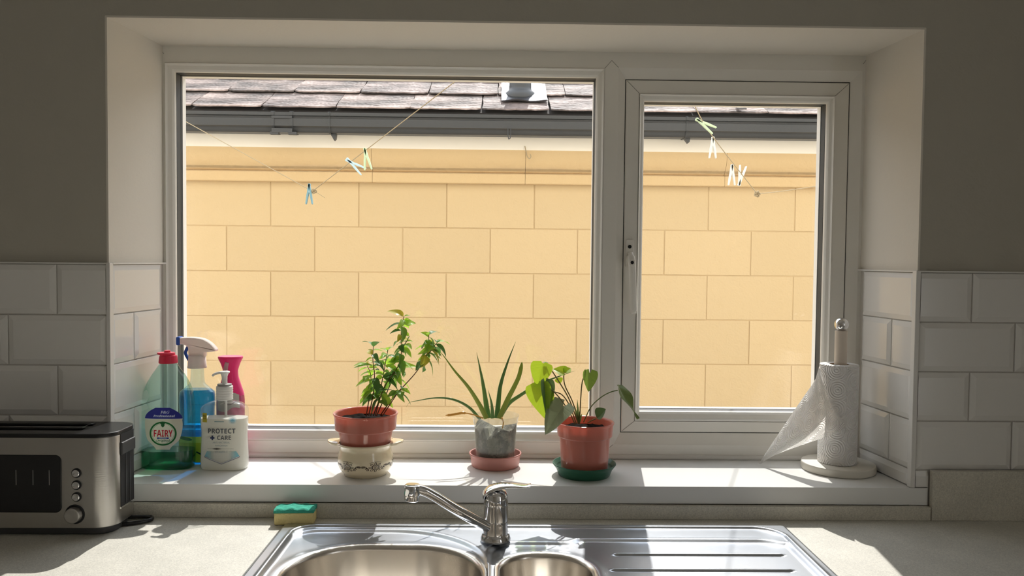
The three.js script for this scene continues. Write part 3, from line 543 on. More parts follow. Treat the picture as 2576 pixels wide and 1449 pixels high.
{ // washing-up liquid
  const t = thing('washing_up_liquid', [-0.7225, YS + 0.0003, -0.118], 'large clear washing-up liquid bottle, red cap, green liquid in the bottom', 'bottle');
  const K = [[0, 0.050, 0.026, 3], [0.003, 0.0540, 0.029, 3], [0.02, 0.0562, 0.0305, 3], [0.09, 0.0558, 0.0300, 2.8], [0.13, 0.0555, 0.0298, 2.7], [0.155, 0.0540, 0.0292, 2.6], [0.180, 0.0480, 0.0275, 2.4], [0.203, 0.0360, 0.0240, 2.2], [0.217, 0.0262, 0.0205, 2.05], [0.2255, 0.0205, 0.0180, 2], [0.2285, 0.0180, 0.0175, 2], [0.231, 0.0176, 0.0174, 2]].map(([y, rx, rz, n]) => ({ y, rx, rz, n }));
  const S = sections(K, 6);
  part('bottle', loft(S, 72), phy(C(0.66, 0.82, 0.77), 0.16, { transmission: 1, thickness: 0, ior: 1.45 }), t);
  const liq = S.filter((s) => s.y < 0.0455).map((s) => ({ ...s, rx: s.rx - 0.0016, rz: s.rz - 0.0016, y: Math.max(s.y, 0.002) }));
  part('liquid', loft(liq, 72), phy(C(0.05, 0.42, 0.24), 0.08, { transmission: 0.9, thickness: 0 }), t);
  part('cap', merge([loft([{ y: 0.2305, rx: 0.0195, rz: 0.0185 }, { y: 0.2325, rx: 0.0200, rz: 0.019 }, { y: 0.2455, rx: 0.0185, rz: 0.0175 }, { y: 0.2475, rx: 0.0165, rz: 0.0155 }], 40), loft([{ y: 0.2475, rx: 0.0155, rz: 0.0145, x: -0.002 }, { y: 0.2500, rx: 0.0185, rz: 0.016, x: -0.004 }, { y: 0.2525, rx: 0.0190, rz: 0.016, x: -0.005 }, { y: 0.2535, rx: 0.0175, rz: 0.0145, x: -0.005 }], 40), loft([{ y: 0.2535, rx: 0.007, rz: 0.0065, x: -0.002 }, { y: 0.258, rx: 0.0062, rz: 0.006, x: -0.002 }], 24)]), phy(C(0.88, 0.035, 0.10), 0.95, { clearcoat: 0.4, clearcoatRoughness: 0.15, transmission: 0.25, thickness: 0 }), t);
  const hw = (v) => 0.0405 * (v < 0.72 ? Math.pow(Math.max(0.02, Math.sin((0.16 + 0.42 * v / 0.72) * Math.PI)), 0.75) * (0.62 + 0.38 * sstep(v, 0, 0.25)) : 1.0 - 0.62 * ((v - 0.72) / 0.28) ** 2.2);
  const tex = canvas(512, 640, (g, w, h) => {
    g.fillStyle = '#ddd6c2'; g.fillRect(0, 0, w, h); g.fillStyle = '#2b2f8e'; g.fillRect(0, 0, w, 168);
    g.fillStyle = '#e9e6dc'; g.fillRect(0, 168, w, 8);
    g.textAlign = 'center'; g.fillStyle = '#eef0fa'; g.font = 'italic 58px serif'; g.fillText('P&G', 282, 88); g.font = 'italic bold 46px serif'; g.fillText('Professional', 270, 142);
    g.lineWidth = 24; g.strokeStyle = '#17682f'; g.beginPath(); g.arc(256, 394, 172, 0, 7); g.stroke(); g.fillStyle = '#f1ead6'; g.beginPath(); g.arc(256, 394, 160, 0, 7); g.fill();
    g.lineWidth = 5; g.strokeStyle = '#6fa36a'; g.beginPath(); g.arc(256, 394, 150, 0, 7); g.stroke();
    g.fillStyle = '#1a5c2c'; g.beginPath(); g.moveTo(256, 206); g.quadraticCurveTo(304, 268, 256, 300); g.quadraticCurveTo(208, 268, 256, 206); g.fill(); g.beginPath(); g.ellipse(240, 236, 34, 12, 0.3, 0, 7); g.fill(); g.beginPath(); g.ellipse(276, 234, 30, 10, -0.4, 0, 7); g.fill();
    g.save(); g.translate(256, 440); g.scale(0.80, 1.22); g.font = 'bold 118px sans-serif'; g.fillStyle = '#c8152c'; g.fillText('FAIRY', 0, 0); g.restore();
    g.fillStyle = '#2c3a8c'; g.fillRect(176, 452, 160, 22); g.fillStyle = '#fff'; g.font = 'bold 17px sans-serif'; g.fillText('Professional', 256, 469);
    g.fillStyle = '#1d6a34'; g.font = 'italic bold 44px serif'; g.fillText('Original', 256, 516);
  });
  part('label', frontPatch(S, 0.046, 0.1370, hw, 0.0007), phy(0xffffff, 0.95, { map: tex, clearcoat: 0.4, clearcoatRoughness: 0.15, transmission: 0.12, thickness: 0 }), t).userData.label = 'cream shield label with a blue top, a green ring and red lettering';
}
{ // hand soap
  const t = thing('hand_soap', [-0.598, YS + 0.0003, -0.112], 'white pump hand soap bottle with silver chevron print, in front of the pink freshener', 'soap bottle');
  const K = [[0, 0.0450, 0.0225, 3.4], [0.003, 0.0490, 0.0255, 3.4], [0.014, 0.0510, 0.027, 3.2], [0.045, 0.0500, 0.0265, 3], [0.075, 0.0488, 0.0262, 3], [0.105, 0.0505, 0.0262, 3], [0.125, 0.0505, 0.0262, 3], [0.136, 0.0485, 0.0255, 2.8], [0.1445, 0.0380, 0.022, 2.4], [0.149, 0.0240, 0.0185, 2.1], [0.151, 0.0160, 0.0155, 2], [0.156, 0.0155, 0.0152, 2]].map(([y, rx, rz, n]) => ({ y, rx, rz, n }));
  const S = sections(K, 6);
  part('bottle', loft(S, 72), phy(C(0.94, 0.95, 0.95), 0.12, { transmission: 0.95, thickness: 0, ior: 1.4 }), t);
  const liq = S.filter((s) => s.y < 0.116).map((s) => ({ ...s, rx: s.rx - 0.0014, rz: s.rz - 0.0014, y: Math.max(s.y, 0.0015) }));
  part('soap', loft(liq, 72), phy(C(0.90, 0.88, 0.79), 0.95, { clearcoat: 0.4, clearcoatRoughness: 0.15, transmission: 0.35, thickness: 0 }), t);
  const rib = []; for (let i = 0; i <= 20; i++) { const y = 0.1525 + 0.028 * i / 20; rib.push([0.0172 + (i % 4 < 2 ? 0.0005 : 0), y]); }
  const white = phy(C(0.88, 0.87, 0.83), 0.95, { clearcoat: 0.4, clearcoatRoughness: 0.15, transmission: 0.2, thickness: 0 });
  part('collar', lathe([[0, 0.1515], [0.0165, 0.1515], ...rib, [0.0160, 0.182], [0.0125, 0.1825], [0.0125, 0.1865], [0, 0.1865]], 48), white, t);
  part('collar_ring', lathe([[0.0130, 0.1818], [0.0150, 0.1822], [0.0150, 0.1860], [0.0118, 0.1868]], 40), std(C(0.35, 0.34, 0.32), 0.5), t);
  part('pump_head', merge([lathe([[0.0062, 0.185], [0.0058, 0.193], [0.0062, 0.203], [0.0085, 0.209], [0.0110, 0.2105], [0.0110, 0.2135], [0, 0.2145]], 32), tube([V(0.006, 0.2118, 0), V(-0.008, 0.2112, 0.004), V(-0.019, 0.2085, 0.007), V(-0.0235, 0.2045, 0.008)], (u) => lerp(0.0052, 0.0034, u), 20, 12, 0.7)]), white, t);
  part('dip_tube', new THREE.CylinderGeometry(0.0028, 0.0028, 0.13, 12).translate(0, 0.088, -0.008), white, t);
  const tex = canvas(768, 1024, (g, w, h) => {
    g.clearRect(0, 0, w, h); g.textAlign = 'center';
    g.fillStyle = '#b9a92c'; g.fillRect(10, 20, 100, 180); g.fillStyle = '#6b6118'; g.font = 'bold 44px sans-serif'; g.fillText('Big', 58, 92); g.fillText('size', 58, 140);
    let q = g.createRadialGradient(620, 150, 10, 620, 150, 90); q.addColorStop(0, 'rgba(70,180,215,0.75)'); q.addColorStop(1, 'rgba(70,180,215,0)'); g.fillStyle = q; g.fillRect(500, 40, 260, 220);
    g.fillStyle = 'rgba(70,130,140,0.8)'; g.fillRect(265, 176, 190, 12);
    g.fillStyle = '#51565c'; g.font = 'bold 130px sans-serif'; g.fillText('PROTECT', 400, 410); g.font = 'bold 116px sans-serif'; g.fillText('CARE', 456, 536);
    g.fillStyle = '#23315a'; g.fillRect(178, 484, 88, 30); g.fillRect(207, 455, 30, 88);
    g.fillStyle = '#93a3a8'; g.font = '46px sans-serif'; g.fillText('ANTI-BACTERIAL', 400, 606); g.fillText('HANDWASH', 400, 664);
    g.strokeStyle = '#8a8a84'; g.lineWidth = 5; g.beginPath(); g.moveTo(120, 712); g.lineTo(640, 712); g.stroke(); g.fillStyle = '#55514a'; g.beginPath(); g.moveTo(200, 712); g.lineTo(310, 694); g.lineTo(420, 712); g.lineTo(310, 730); g.fill();
    g.fillStyle = '#8b989b'; g.font = '54px sans-serif'; g.fillText('VITAMIN E', 400, 790);
    g.beginPath(); g.moveTo(60, 860); g.lineTo(110, 760); g.lineTo(690, 760); g.lineTo(745, 860); g.lineTo(405, 1012); g.closePath();
    q = g.createLinearGradient(60, 0, 745, 0); q.addColorStop(0, 'rgba(70,175,205,0.75)'); q.addColorStop(0.3, 'rgba(190,196,190,0.25)'); q.addColorStop(0.7, 'rgba(190,196,190,0.25)'); q.addColorStop(1, 'rgba(70,185,215,0.8)'); g.fillStyle = q; g.fill();
    g.strokeStyle = '#8d9096'; g.lineWidth = 26; g.lineJoin = 'miter'; g.beginPath(); g.moveTo(50, 868); g.lineTo(405, 1000); g.lineTo(752, 868); g.stroke(); g.strokeStyle = '#e8e9ea'; g.lineWidth = 7; g.beginPath(); g.moveTo(60, 866); g.lineTo(405, 994); g.lineTo(742, 866); g.stroke();
    g.globalCompositeOperation = 'destination-over'; g.fillStyle = 'rgba(70,150,170,0)'; g.fillRect(0, 0, w, h);
  });
  part('label', frontPatch(S, 0.014, 0.1285, () => 0.0415, 0.0008), phy(0xffffff, 0.35, { map: tex, transparent: true }), t);
}
{ // blue spray cleaner
  const t = thing('spray_bottle', [-0.682, YS + 0.0003, -0.168], 'blue trigger spray bottle with a white head and blue nozzle', 'spray bottle');
  const K = [[0, 0.036, 0.022, 3], [0.004, 0.0395, 0.0245, 3], [0.06, 0.0395, 0.0248, 3], [0.11, 0.0380, 0.0245, 2.8], [0.14, 0.0395, 0.0245, 2.8], [0.157, 0.0385, 0.0240, 2.6], [0.163, 0.034, 0.0225, 2.4], [0.1775, 0.0175, 0.0165, 2.1], [0.187, 0.0150, 0.0148, 2], [0.212, 0.0138, 0.0138, 2], [0.216, 0.0138, 0.0138, 2]].map(([y, rx, rz, n]) => ({ y, rx, rz, n, x: 0.004 }));
  const S = sections(K, 6);
  part('bottle', loft(S, 64), phy(C(0.82, 0.92, 0.97), 0.08, { transmission: 0.96, thickness: 0, ior: 1.42 }), t);
  const liq = S.filter((s) => s.y < 0.1655).map((s) => ({ ...s, rx: s.rx - 0.0014, rz: s.rz - 0.0014, y: Math.max(s.y, 0.0015) }));
  part('liquid', loft(liq, 64), phy(C(0.05, 0.50, 0.80), 0.08, { transmission: 0.88, thickness: 0 }), t);
  const white = phy(C(0.88, 0.80, 0.74), 0.95, { clearcoat: 0.4, clearcoatRoughness: 0.15, transmission: 0.3, thickness: 0 });
  part('collar', lathe([[0.0142, 0.2135], [0.0205, 0.2135], [0.0208, 0.2165], [0.0200, 0.218], [0.0185, 0.243], [0, 0.243]], 40), white, t, [0.0035, 0, 0]);
  const sh = new THREE.Shape(); // side outline of the trigger head
  sh.moveTo(-0.013, 0.240); sh.lineTo(0.0225, 0.240); sh.lineTo(0.0222, 0.249); sh.lineTo(0.046, 0.2515); sh.quadraticCurveTo(0.0495, 0.2525, 0.0475, 0.2565); sh.quadraticCurveTo(0.036, 0.2730, 0.018, 0.2795); sh.quadraticCurveTo(0.006, 0.2825, -0.012, 0.2826); sh.lineTo(-0.032, 0.2818); sh.lineTo(-0.032, 0.2668); sh.quadraticCurveTo(-0.016, 0.2665, -0.0135, 0.258); sh.closePath();
  part('spray_head', extrude(sh, 0.024, 0.004).translate(0, 0, -0.012), white, t);
  const blue = phy(C(0.03, 0.13, 0.55), 0.95, { clearcoat: 0.4, clearcoatRoughness: 0.15, transmission: 0.15, thickness: 0 });
  part('nozzle', extrude(roundRect(-0.0405, -0.0312, 0.2648, 0.2835, 0.003), 0.020, 0.002).translate(0, 0, -0.010), blue, t);
  part('trigger', tube([V(-0.0135, 0.2655, 0), V(-0.019, 0.256, 0), V(-0.0225, 0.247, 0), V(-0.018, 0.236, 0), V(-0.012, 0.224, 0), V(-0.0105, 0.214, 0)], (u) => lerp(0.0062, 0.0042, u), 30, 14, 0.6, V(1, 0, 0)), blue, t);
  const tex = canvas(256, 256, (g, w, h) => { g.fillStyle = '#d8c42a'; g.fillRect(0, 0, w, h); g.fillStyle = '#e9dc55'; g.fillRect(0, 0, w, 60); g.strokeStyle = '#22301a'; g.lineWidth = 14; g.beginPath(); g.moveTo(150, 150); g.lineTo(250, 215); g.stroke(); g.fillStyle = '#4d7a2c'; g.beginPath(); g.ellipse(60, 20, 60, 16, 0.2, 0, 7); g.fill(); });
  part('label', frontPatch(S, 0.004, 0.062, () => 0.036, 0.0008), phy(0xffffff, 0.95, { map: tex, clearcoat: 0.4, clearcoatRoughness: 0.15, transmission: 0.3, thickness: 0 }), t).userData.label = 'yellow label around the foot of the bottle';
}
{ // pink air freshener
  const t = thing('air_freshener', [-0.605, YS + 0.0003, -0.172], 'pink waisted aerosol air freshener behind the white soap bottle', 'air freshener');
  const K = [[0, 0.029, 0.024, 2], [0.004, 0.031, 0.026, 2], [0.09, 0.031, 0.026, 2], [0.135, 0.0312, 0.0255, 2], [0.155, 0.0290, 0.0240, 2], [0.175, 0.0225, 0.0205, 2], [0.195, 0.0165, 0.0175, 2], [0.207, 0.0158, 0.0168, 2], [0.222, 0.0200, 0.0182, 2.2], [0.233, 0.0250, 0.020, 2.4], [0.2375, 0.0265, 0.0205, 2.4], [0.2395, 0.0250, 0.0195, 2.4]].map(([y, rx, rz, n]) => ({ y, rx, rz, n }));
  const S = sections(K, 6), lo = S.filter((s) => s.y < 0.157), hi = S.filter((s) => s.y > 0.150);
  part('can', loft(lo, 56), phy(C(0.45, 0.07, 0.16), 0.3, { metalness: 0.3 }), t);
  part('shroud', loft(hi.map((s) => ({ ...s, rx: s.rx + 0.0006, rz: s.rz + 0.0006 })), 56), phy(C(0.86, 0.035, 0.24), 0.95, { clearcoat: 0.4, clearcoatRoughness: 0.15, transmission: 0.28, thickness: 0 }), t);
  part('nozzle_channel', tube([V(-0.0045, 0.183, 0.0178), V(-0.005, 0.200, 0.0160), V(-0.004, 0.217, 0.0172), V(-0.001, 0.228, 0.0188)], (u) => lerp(0.0065, 0.0050, u), 20, 12, 0.35, V(0, 0, 1)), phy(C(0.80, 0.42, 0.46), 0.95, { clearcoat: 0.4, clearcoatRoughness: 0.15, transmission: 0.2, thickness: 0 }), t);
  const tex = canvas(256, 256, (g, w, h) => { g.clearRect(0, 0, w, h); g.fillStyle = '#a9a49c'; g.beginPath(); g.moveTo(20, 60); g.quadraticCurveTo(128, -30, 236, 50); g.lineTo(246, 200); g.quadraticCurveTo(190, 160, 150, 210); g.quadraticCurveTo(90, 250, 20, 210); g.closePath(); g.fill(); g.strokeStyle = '#d7d2c8'; g.lineWidth = 12; g.beginPath(); g.moveTo(60, 150); g.quadraticCurveTo(140, 100, 220, 150); g.stroke(); g.strokeStyle = '#5a3a44'; g.lineWidth = 8; g.beginPath(); g.moveTo(100, 130); g.quadraticCurveTo(160, 180, 215, 110); g.stroke(); });
  part('label', frontPatch(S, 0.112, 0.165, () => 0.0285, 0.0012), phy(0xffffff, 0.4, { map: tex, transparent: true }), t).userData.label = 'silver-grey printed panel';
}

// ---------- potted plants ----------
const redPot = phy(C(0.78, 0.275, 0.195), 0.95, { clearcoat: 0.9, clearcoatRoughness: 0.12, transmission: 0.42, thickness: 0 });
const soilMat = phy(C(0.014, 0.011, 0.009), 1.0, { specularIntensity: 0.15, bumpMap: rep(T_rough, 8), bumpScale: 0.006 });
function soil(r, y, n = 40) {
  const pos = [0, y + 0.002, 0], idx = [], rings = 9;
  for (let k = 1; k <= rings; k++) for (let i = 0; i < n; i++) { const a = i / n * Math.PI * 2, q = r * k / rings; pos.push(q * Math.cos(a), y + (k < rings ? rr(-0.0035, 0.0045) : 0), q * Math.sin(a)); }
  for (let i = 0; i < n; i++) idx.push(0, 1 + (i + 1) % n, 1 + i);
  for (let k = 0; k < rings - 1; k++) for (let i = 0; i < n; i++) { const a = 1 + k * n + i, b = 1 + k * n + (i + 1) % n; idx.push(a, b, a + n, b, b + n, a + n); }
  return mesh3(pos, idx);
}
// leaf along +y from its base, facing +z
function leafGeo(L, W, { heart = 0, fold = 0.35, curl = 0.25, wave = 0, peak = 0.4, twist = 0 } = {}, nt = 14, ns = 8) {
  const p = [], uv = [], id = [];
  for (let j = 0; j <= nt; j++) for (let i = 0; i <= ns; i++) {
    const t = j / nt, s = i / ns * 2 - 1, u = heart ? Math.pow(t, 0.62) : t;
    const w = W / 2 * (heart ? Math.pow(Math.sin(Math.PI * clamp(Math.pow(u, 0.72) * 0.97 + 0.03, 0, 1)), 0.72) * (1 - 0.25 * u ** 4) : Math.pow(Math.sin(Math.PI * Math.pow(clamp(t, 0.004, 0.998), Math.log(0.5) / Math.log(peak))), 0.85));
    const x = s * w, y = L * (t - heart * s * s * (1 - t) ** 3), z = fold * Math.abs(x) + curl * L * (-t * t) + wave * W * Math.sin(t * 9 + s * 2) * Math.abs(s);
    const c = Math.cos(twist * t), q = Math.sin(twist * t);
    p.push(x * c - z * q, y, x * q + z * c); uv.push(i / ns, t);
  }
  const w = ns + 1; for (let j = 0; j < nt; j++) for (let i = 0; i < ns; i++) { const a = j * w + i; id.push(a, a + 1, a + w + 1, a, a + w + 1, a + w); }
  return mesh3(p, id, uv);
}
function aim(m, base, dir, facing) { // +y along dir, +z towards facing
  const y = dir.clone().normalize(), z = facing.clone().addScaledVector(y, -facing.dot(y)).normalize(), x = y.clone().cross(z);
  m.quaternion.setFromRotationMatrix(new THREE.Matrix4().makeBasis(x, y, z)); m.position.copy(base); return m;
}
const T_vein = grid(128, (i, j) => { const s = Math.abs(i / 127 - 0.5) * 2, v = (j / 127 * 9 - s * 1.8) % 1, e = Math.min(Math.abs(v), Math.abs(1 - v)); return 255 * (0.5 + (s < 0.05 ? -0.3 : 0) - 0.22 * Math.exp(-e * e * 160)); });
const leafMat = (c, tr = 0.45, r = 0.95) => phy(C(...c), 0.95, { clearcoat: 0.3, clearcoatRoughness: 0.3, transmission: tr, thickness: 0, bumpMap: T_vein, bumpScale: 0.0006 });

{ // bowl with handles under the basil
  const t = thing('casserole_bowl', [-0.2835, YS + 0.0003, -0.076], 'cream glazed two-handled dish with brown flower print under the bushy herb', 'dish');
  const glaze = phy(C(0.86, 0.74, 0.52), 0.14, { clearcoat: 0.6, clearcoatRoughness: 0.06 });
  const prof = [[0, 0.0035], [0.040, 0.0035], [0.0425, 0], [0.0455, 0.0005], [0.0475, 0.004], [0.0535, 0.011], [0.0575, 0.020], [0.0590, 0.030], [0.0582, 0.041], [0.0555, 0.051], [0.0548, 0.057], [0.0565, 0.0625], [0.0605, 0.066], [0.0630, 0.0675], [0.0630, 0.0700], [0.0605, 0.0712], [0.0560, 0.0690], [0.0525, 0.064], [0.0515, 0.055], [0.0540, 0.042], [0.0545, 0.030], [0.052, 0.018], [0.045, 0.009], [0, 0.007]];
  const c = new THREE.SplineCurve(prof.map(([r, y]) => new THREE.Vector2(r, y)));
  part('dish', new THREE.LatheGeometry(c.getPoints(90).map((p) => new THREE.Vector2(Math.max(p.x, 0), p.y)), 96), glaze, t);
  for (const s of [-1, 1]) {
    const h = new THREE.Shape(); h.moveTo(0.052, -0.028); h.quadraticCurveTo(0.066, -0.026, 0.073, -0.019); h.quadraticCurveTo(0.0815, -0.010, 0.0815, 0); h.quadraticCurveTo(0.0815, 0.010, 0.073, 0.019); h.quadraticCurveTo(0.066, 0.026, 0.052, 0.028); h.quadraticCurveTo(0.056, 0, 0.052, -0.028);
    const g = extrude(h, 0.006, 0.0022, 24).rotateX(-Math.PI / 2).translate(0, 0.0655, 0);
    const p = g.attributes.position; for (let i = 0; i < p.count; i++) { const k = (p.getX(i) - 0.056) / 0.025; p.setY(i, p.getY(i) + (k > 0 ? 0.0022 * k * k : 0)); }
    if (s < 0) g.rotateY(Math.PI);
    g.computeVertexNormals(); part('handle', toCreasedNormals(g, 0.7), glaze, t);
  }
  const tex = canvas(2048, 256, (g, w, h) => { g.clearRect(0, 0, w, h); g.strokeStyle = '#3a2a20'; g.fillStyle = '#3a2a20'; g.lineCap = 'round';
    for (let k = 0; k < 6; k++) { const x = (k + 0.5) * w / 6, L = w / 6;
      g.lineWidth = 9; g.beginPath(); g.arc(x, 150, 40, 0, 7); g.stroke(); g.lineWidth = 7; g.beginPath(); g.arc(x, 150, 20, 0, 7); g.stroke(); g.beginPath(); g.arc(x, 150, 8, 0, 7); g.fill();
      for (let a = 0; a < 8; a++) { const q = a / 8 * 6.283; g.lineWidth = 7; g.beginPath(); g.ellipse(x + 60 * Math.cos(q), 150 + 60 * Math.sin(q), 22, 12, q, 0, 7); g.stroke(); }
      for (const s of [-1, 1]) { g.lineWidth = 6; g.beginPath(); g.moveTo(x + s * 80, 200); g.quadraticCurveTo(x + s * 120, 90, x + s * 165, 130); g.stroke(); for (let l = 0; l < 5; l++) { g.beginPath(); g.ellipse(x + s * (92 + l * 17), 185 - l * 24 + (l > 2 ? 26 * (l - 2) : 0), 17, 8, s * (0.9 - l * 0.3), 0, 7); l % 2 ? g.fill() : g.stroke(); } }
      g.lineWidth = 5; g.beginPath(); g.moveTo(x - 70, 70); g.quadraticCurveTo(x, 40, x + 70, 70); g.stroke(); } });
  const band = []; for (let i = 0; i <= 16; i++) { const y = 0.0135 + 0.031 * i / 16; let r = 0; const P = c.getPoints(400); for (let k = 0; k < 200; k++) if (P[k].y <= y && P[k + 1].y > y && P[k].x > 0.044) { r = P[k].x; break; } band.push(new THREE.Vector2(r + 0.0004, y)); }
  part('flower_print', new THREE.LatheGeometry(band, 96), phy(0xffffff, 0.2, { map: tex, transparent: true }), t);
}
{ // basil
  const B = [-0.2835, 0.0, -0.076], PB = 0.1160; // pot base height
  const t = thing('potted_herb', [B[0], PB, B[2]], 'bushy green herb with thin brown stems in a wide red-brown pot', 'potted plant');
  part('pot', lathe([[0, 0.004], [0.046, 0.004], [0.047, 0], [0.0495, 0.0005], [0.0512, 0.006], [0.0582, 0.0445], [0.0588, 0.0460], [0.0645, 0.0470], [0.0652, 0.0490], [0.0668, 0.0755], [0.0690, 0.0790], [0.0692, 0.0812], [0.0680, 0.0825], [0.0658, 0.0812], [0.0640, 0.0780], [0.0622, 0.050], [0.0565, 0.0455], [0.0495, 0.007], [0, 0.006]], 88), redPot, t);
  part('soil', soil(0.0632, 0.0665), soilMat, t);
  const stemM = std(C(0.16, 0.065, 0.035), 0.7), stemG = std(C(0.20, 0.22, 0.06), 0.7);
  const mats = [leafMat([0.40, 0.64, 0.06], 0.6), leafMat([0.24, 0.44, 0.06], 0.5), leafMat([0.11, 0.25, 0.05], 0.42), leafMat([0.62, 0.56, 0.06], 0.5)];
  const shapes = [[0.021, 0.011, { fold: 0.5, curl: 0.35 }], [0.025, 0.0125, { fold: 0.35, curl: 0.7 }], [0.018, 0.011, { fold: 0.7, curl: 0.15 }], [0.029, 0.0115, { fold: 0.4, curl: 0.55, twist: 0.5 }], [0.020, 0.015, { fold: 0.25, curl: 0.4, wave: 0.08 }], [0.012, 0.007, { fold: 0.4, curl: 0.3 }]].map((a) => leafGeo(...a, 9, 4));
  const org = V(B[0], PB, B[2]), P3 = (x, y, z) => at(x, y, z).sub(org);
  const stems = [
    [[[921, 1047], [927, 1012], [932, 978], [932, 940], [924, 920]], -0.086, 0.35],
    [[[927, 1046], [935, 1012], [941, 975], [942, 940], [938, 905], [939, 872]], -0.070, 0.30],
    [[[932, 1046], [944, 1012], [955, 986], [963, 950], [972, 900], [976, 880]], -0.078, 0.32],
    [[[939, 1046], [955, 1004], [970, 968], [1001, 922], [1009, 893], [1009, 838], [1016, 796]], -0.074, 0.42],
    [[[947, 1046], [966, 1004], [986, 959], [997, 940], [1005, 925]], -0.090, 0.55],
    [[[956, 1046], [980, 1012], [1002, 986], [1047, 936], [1072, 896], [1077, 868], [1079, 842]], -0.066, 0.60],
    [[[962, 1046], [982, 1016], [1000, 990], [1010, 978]], -0.060, 0.72],
    [[[944, 1046], [951, 1020], [957, 1000], [962, 985]], -0.058, 0.55],
    [[[1072, 896], [1086, 880], [1094, 868], [1100, 862]], -0.066, 0.1],
    [[[1009, 880], [1022, 860], [1030, 845]], -0.074, 0.1],
  ];
  let total = 0;
  stems.forEach(([pts, z, from], si) => {
    const lean = rr(-0.012, 0.012), q = pts.map(([x, y], i) => P3(x, y, z + lean * i / pts.length)), c = new THREE.CatmullRomCurve3(q);
    part('stem', tube(q, (u) => lerp(0.0013, 0.0007, u), 26, 6), si === 8 || si === 9 ? stemG : stemM, t);
    const len = c.getLength(), n = Math.max(3, Math.round(len * (1 - from) / 0.0085));
    for (let k = 0; k <= n; k++) {
      const u = lerp(from, 1, k / n), p = c.getPoint(u), T = c.getTangent(u), a0 = k * 1.57 + si;
      for (const s of [0, 1]) {
        if (rnd() < 0.10) continue;
        const a = a0 + s * Math.PI + rr(-0.4, 0.4), out = V(Math.cos(a), 0, Math.sin(a) * 0.9), tip = k === n;
        const dir = out.clone().multiplyScalar(tip ? 0.8 : 1).addScaledVector(T, tip ? 0.7 : rr(-0.15, 0.45)).add(V(0, u < from + 0.35 ? rr(-1.0, -0.1) : rr(-0.4, 0.3), 0));
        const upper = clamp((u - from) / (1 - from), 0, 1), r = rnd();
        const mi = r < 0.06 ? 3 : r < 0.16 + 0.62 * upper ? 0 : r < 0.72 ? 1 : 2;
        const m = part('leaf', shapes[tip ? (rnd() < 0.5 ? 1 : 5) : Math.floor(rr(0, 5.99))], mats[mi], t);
        aim(m, p.clone().addScaledVector(out, 0.0012), dir, V(rr(-0.6, 0.6), 1, rr(-0.2, 0.9)).sub(out.clone().multiplyScalar(0.2))); m.scale.setScalar(rr(0.95, 1.4)); total++;
      }
    }
  });
}
